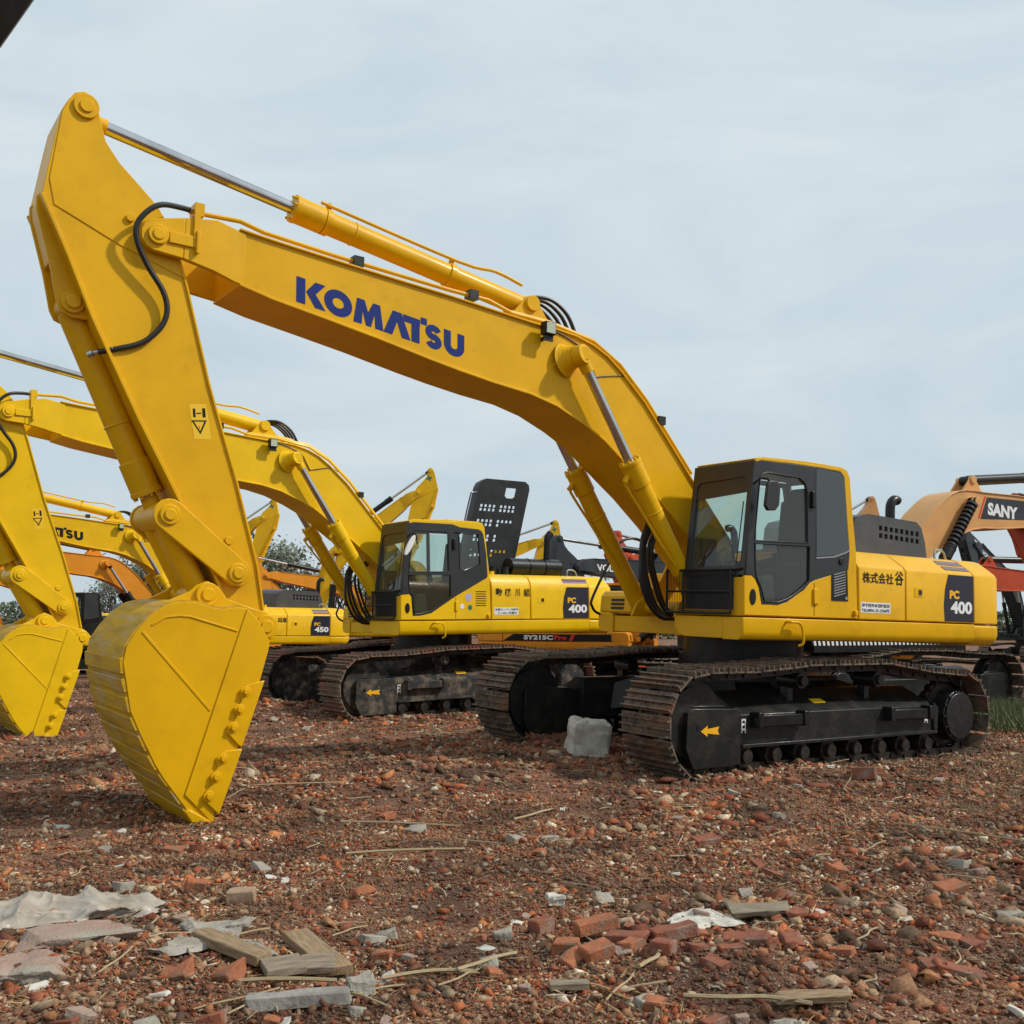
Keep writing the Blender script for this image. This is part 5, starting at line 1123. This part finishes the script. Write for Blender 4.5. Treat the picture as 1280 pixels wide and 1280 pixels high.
# ------------------------------------------------------------------ grass
def grass(name, n, seed, fx, h0, h1, mt, lb):
    rs = np.random.RandomState(seed); x, y = fx(rs, n); n = len(x); z = gz(x, y); h = rs.uniform(h0, h1, n); a = rs.rand(n) * 6.28; lean = rs.normal(0, .4, (n, 2)); w = .006 + h * .02
    dx, dy = np.cos(a) * w, np.sin(a) * w
    v = np.stack([np.stack([x - dx, y - dy, z - .02], 1), np.stack([x + dx, y + dy, z - .02], 1), np.stack([x + lean[:, 0] * h, y + lean[:, 1] * h, z + h], 1)], 1).reshape(-1, 3)
    o = mesh_np(name, v, np.arange(3 * n).reshape(-1, 3)); o.data.materials.append(mt); return tagp(o, lb, 'grass', kind='stuff')
GRS = mat('green_grass', (.06, .085, .025), (.13, .15, .06), rough=.8, nscale=2)
DRYG = mat('dry_weeds', (.17, .14, .07), (.26, .2, .11), rough=.9, nscale=2)
grass('grass', 16000, 2, lambda r, n: (r.normal(9.6, 1.6, n), r.normal(18.5, 1.5, n)), .1, .42, GRS, 'green grass growing behind the front machine at right')
def wx(r, n):
    y = r.uniform(8.5, 17, n); x = r.uniform(3.6, 9, n); k = (x > .35 * y + .6) & (((x - 2.8) * .56 - (y - 12.9) * .83) > 2.0); return x[k], y[k]
grass('dry_weeds', 9000, 3, wx, .02, .10, DRYG, 'short dry weeds on the earth at right')

# ------------------------------------------------------------------ trees
BARK = mat('bark', (.12, .10, .08), (.07, .06, .05), rough=.95, nscale=6)
def leafmat(name, c, c2):
    return mat(name, c, c2, rough=.8, nscale=1.3, lo=.35, hi=.65)
LV = [leafmat('grey_green_leaves', (.13, .155, .11), (.26, .28, .21)), leafmat('dark_green_leaves', (.07, .10, .05), (.16, .19, .11))]
def tree(x, y, h, w, seed, k, lb, dens=1700):
    r = random.Random(seed); root = empty('tree'); root.location = (x, y, G(x, y)); tagp(root, lb, 'tree', 'trees behind the yard')
    t = MB(); ends = []
    def branch(p, d, L_, rad, lvl):
        q = p + d * L_; t.cyl(p, q, rad, 7, rad * .6)
        if lvl >= 3: ends.append(q); return
        for i in range(r.choice((3, 4))):
            nd = (d + Vector((r.uniform(-1, 1), r.uniform(-1, 1), r.uniform(-.15, .6))) * .75).normalized(); branch(p.lerp(q, r.uniform(.55, 1)), nd, L_ * r.uniform(.55, .8), rad * .55, lvl + 1)
    for j in range(2): branch(Vector((r.uniform(-.2, .2), 0, -.2)), Vector((r.uniform(-.15, .15), r.uniform(-.1, .1), 1)).normalized(), h * .38, h * .02, 0)
    t.build('trunk', BARK, root)
    rs = np.random.RandomState(seed); E_ = np.array([tuple(e) for e in ends]); n = dens; c = E_[rs.randint(len(E_), size=n)] + rs.normal(0, .055 * h, (n, 3)) * np.array([1, 1, .8])
    c[:, :2] *= w; s = rs.uniform(.06, .15, n) * h / 7; a = rs.normal(0, 1, (n, 3)); b = rs.normal(0, 1, (n, 3)); a /= np.linalg.norm(a, axis=1)[:, None]; b /= np.linalg.norm(b, axis=1)[:, None]
    v = np.stack([c - a * s[:, None], c + b * s[:, None] * .7, c + a * s[:, None], c - b * s[:, None] * .7], 1).reshape(-1, 3)
    o = mesh_np('crown', v, np.arange(4 * n).reshape(-1, 4)); o.data.materials.append(LV[k]); o.parent = root
for i, (px, d, h, w, k, lb) in enumerate([(338, 70, 9.2, 1.0, 0, 'tallest grey green tree, right of the front arm'), (366, 72, 8.2, 1.0, 0, 'grey green tree right of the tallest tree'), (392, 76, 6.4, 1.0, 1, 'small dark tree just left of the middle boom cylinders'),
                                      (312, 74, 6.6, 1.0, 0, 'tree half hidden by the front arm'), (205, 66, 7.6, 1.0, 0, 'tree seen under the boom of the machine marked 450'), (178, 70, 7.6, 1.0, 1, 'darker tree left of the tree under the boom'),
                                      (432, 74, 6.4, .9, 1, 'tree between the middle boom cylinders and cab'), (460, 80, 5.6, 1.0, 1, 'low tree behind the middle cab'), (662, 90, 7.2, 1.1, 1, 'distant tree behind the green emblem arm'), (715, 92, 7.4, 1.2, 1, 'distant tree behind the grey boom'),
                                      (140, 76, 5.6, 1.1, 0, 'tree behind the orange boom at left'), (255, 74, 5.8, 1.1, 1, 'tree hidden mostly behind the front arm cylinder')]):
    tree((px - 640) / 1300 * d, d, h, w, 100 + i, k, lb)

# ------------------------------------------------------------------ dark beam overhead at the top left corner
bm_ = MB(); ax = Vector((1, 0, 1.64)).normalized(); nr = Vector((-.854, 0, .52)); p0 = Vector((-3.14, 2.5, 0)) + nr * .235 - ax * .25
for (t0, t1, hw) in ((0, 2.2, .16), (2.2, 5.6, .16)):
    for yy0, yy1 in ((-.14, .14),):
        a, b = p0 + ax * t0, p0 + ax * t1
        bm_.add([a + nr * hw + Vector((0, yy0, 0)), a - nr * hw + Vector((0, yy0, 0)), a - nr * hw + Vector((0, yy1, 0)), a + nr * hw + Vector((0, yy1, 0)),
                 b + nr * hw + Vector((0, yy0, 0)), b - nr * hw + Vector((0, yy0, 0)), b - nr * hw + Vector((0, yy1, 0)), b + nr * hw + Vector((0, yy1, 0))],
                [(0, 1, 2, 3), (4, 5, 6, 7), (0, 1, 5, 4), (1, 2, 6, 5), (2, 3, 7, 6), (3, 0, 4, 7)])
    break
bm_.add([v for v in [p0 + ax * 2.2 + nr * a + Vector((0, b, 0)) for a, b in ((.16, -.14), (-.16, -.14), (-.16, .14), (.16, .14))] + [p0 + ax * 5.6 + nr * a + Vector((0, b, 0)) for a, b in ((.16, -.14), (-.16, -.14), (-.16, .14), (.16, .14))]],
        [(0, 1, 2, 3), (4, 5, 6, 7), (0, 1, 5, 4), (1, 2, 6, 5), (2, 3, 7, 6), (3, 0, 4, 7)])
tagp(bm_.build('steel_beam', BLK, bevel=.02), 'dark steel beam crossing the top left corner, close to the camera', 'beam')
# far tree belt behind the yard, one mass
rs = np.random.RandomState(77); n = 60000; xx = rs.uniform(-150, 150, n); base = 3.2 + 1.6 * vnoise(xx, xx * 0, .12, 5) + 1.5 * vnoise(xx, xx * 0, .5, 6)
zz = -.5 + rs.rand(n) ** .8 * base; yy = 112 + rs.uniform(-3, 3, n); c = np.stack([xx, yy, zz], 1); s = rs.uniform(.12, .35, n); a = rs.normal(0, 1, (n, 3)); b = rs.normal(0, 1, (n, 3)); a /= np.linalg.norm(a, axis=1)[:, None]; b /= np.linalg.norm(b, axis=1)[:, None]
v = np.stack([c - a * s[:, None], c + b * s[:, None] * .7, c + a * s[:, None], c - b * s[:, None] * .7], 1).reshape(-1, 3)
q = mesh_np('tree_belt', v, np.arange(4 * n).reshape(-1, 4)); q.data.materials.append(LV[1]); tagp(q, 'low belt of far trees along the horizon', 'trees', kind='stuff')

# where several share a label, say which by its place among them
from collections import defaultdict
D = defaultdict(list)
for o in SC.objects:
    if o.parent is None and 'label' in o: D[o['label']].append(o)
ORD = ['leftmost', 'second from left', 'third from left', 'fourth from left', 'fifth from left', 'sixth from left', 'seventh from left', 'eighth from left']
for lb, os_ in D.items():
    if len(os_) > 1:
        os_.sort(key=lambda o: o.location.x / o.location.y)
        for i, o in enumerate(os_):
            w = 'rightmost' if i == len(os_) - 1 else ORD[min(i, 7)]
            o['label'] = (lb + ', ' + w).replace(' in the rubble', '').replace(' on the rubble', '')
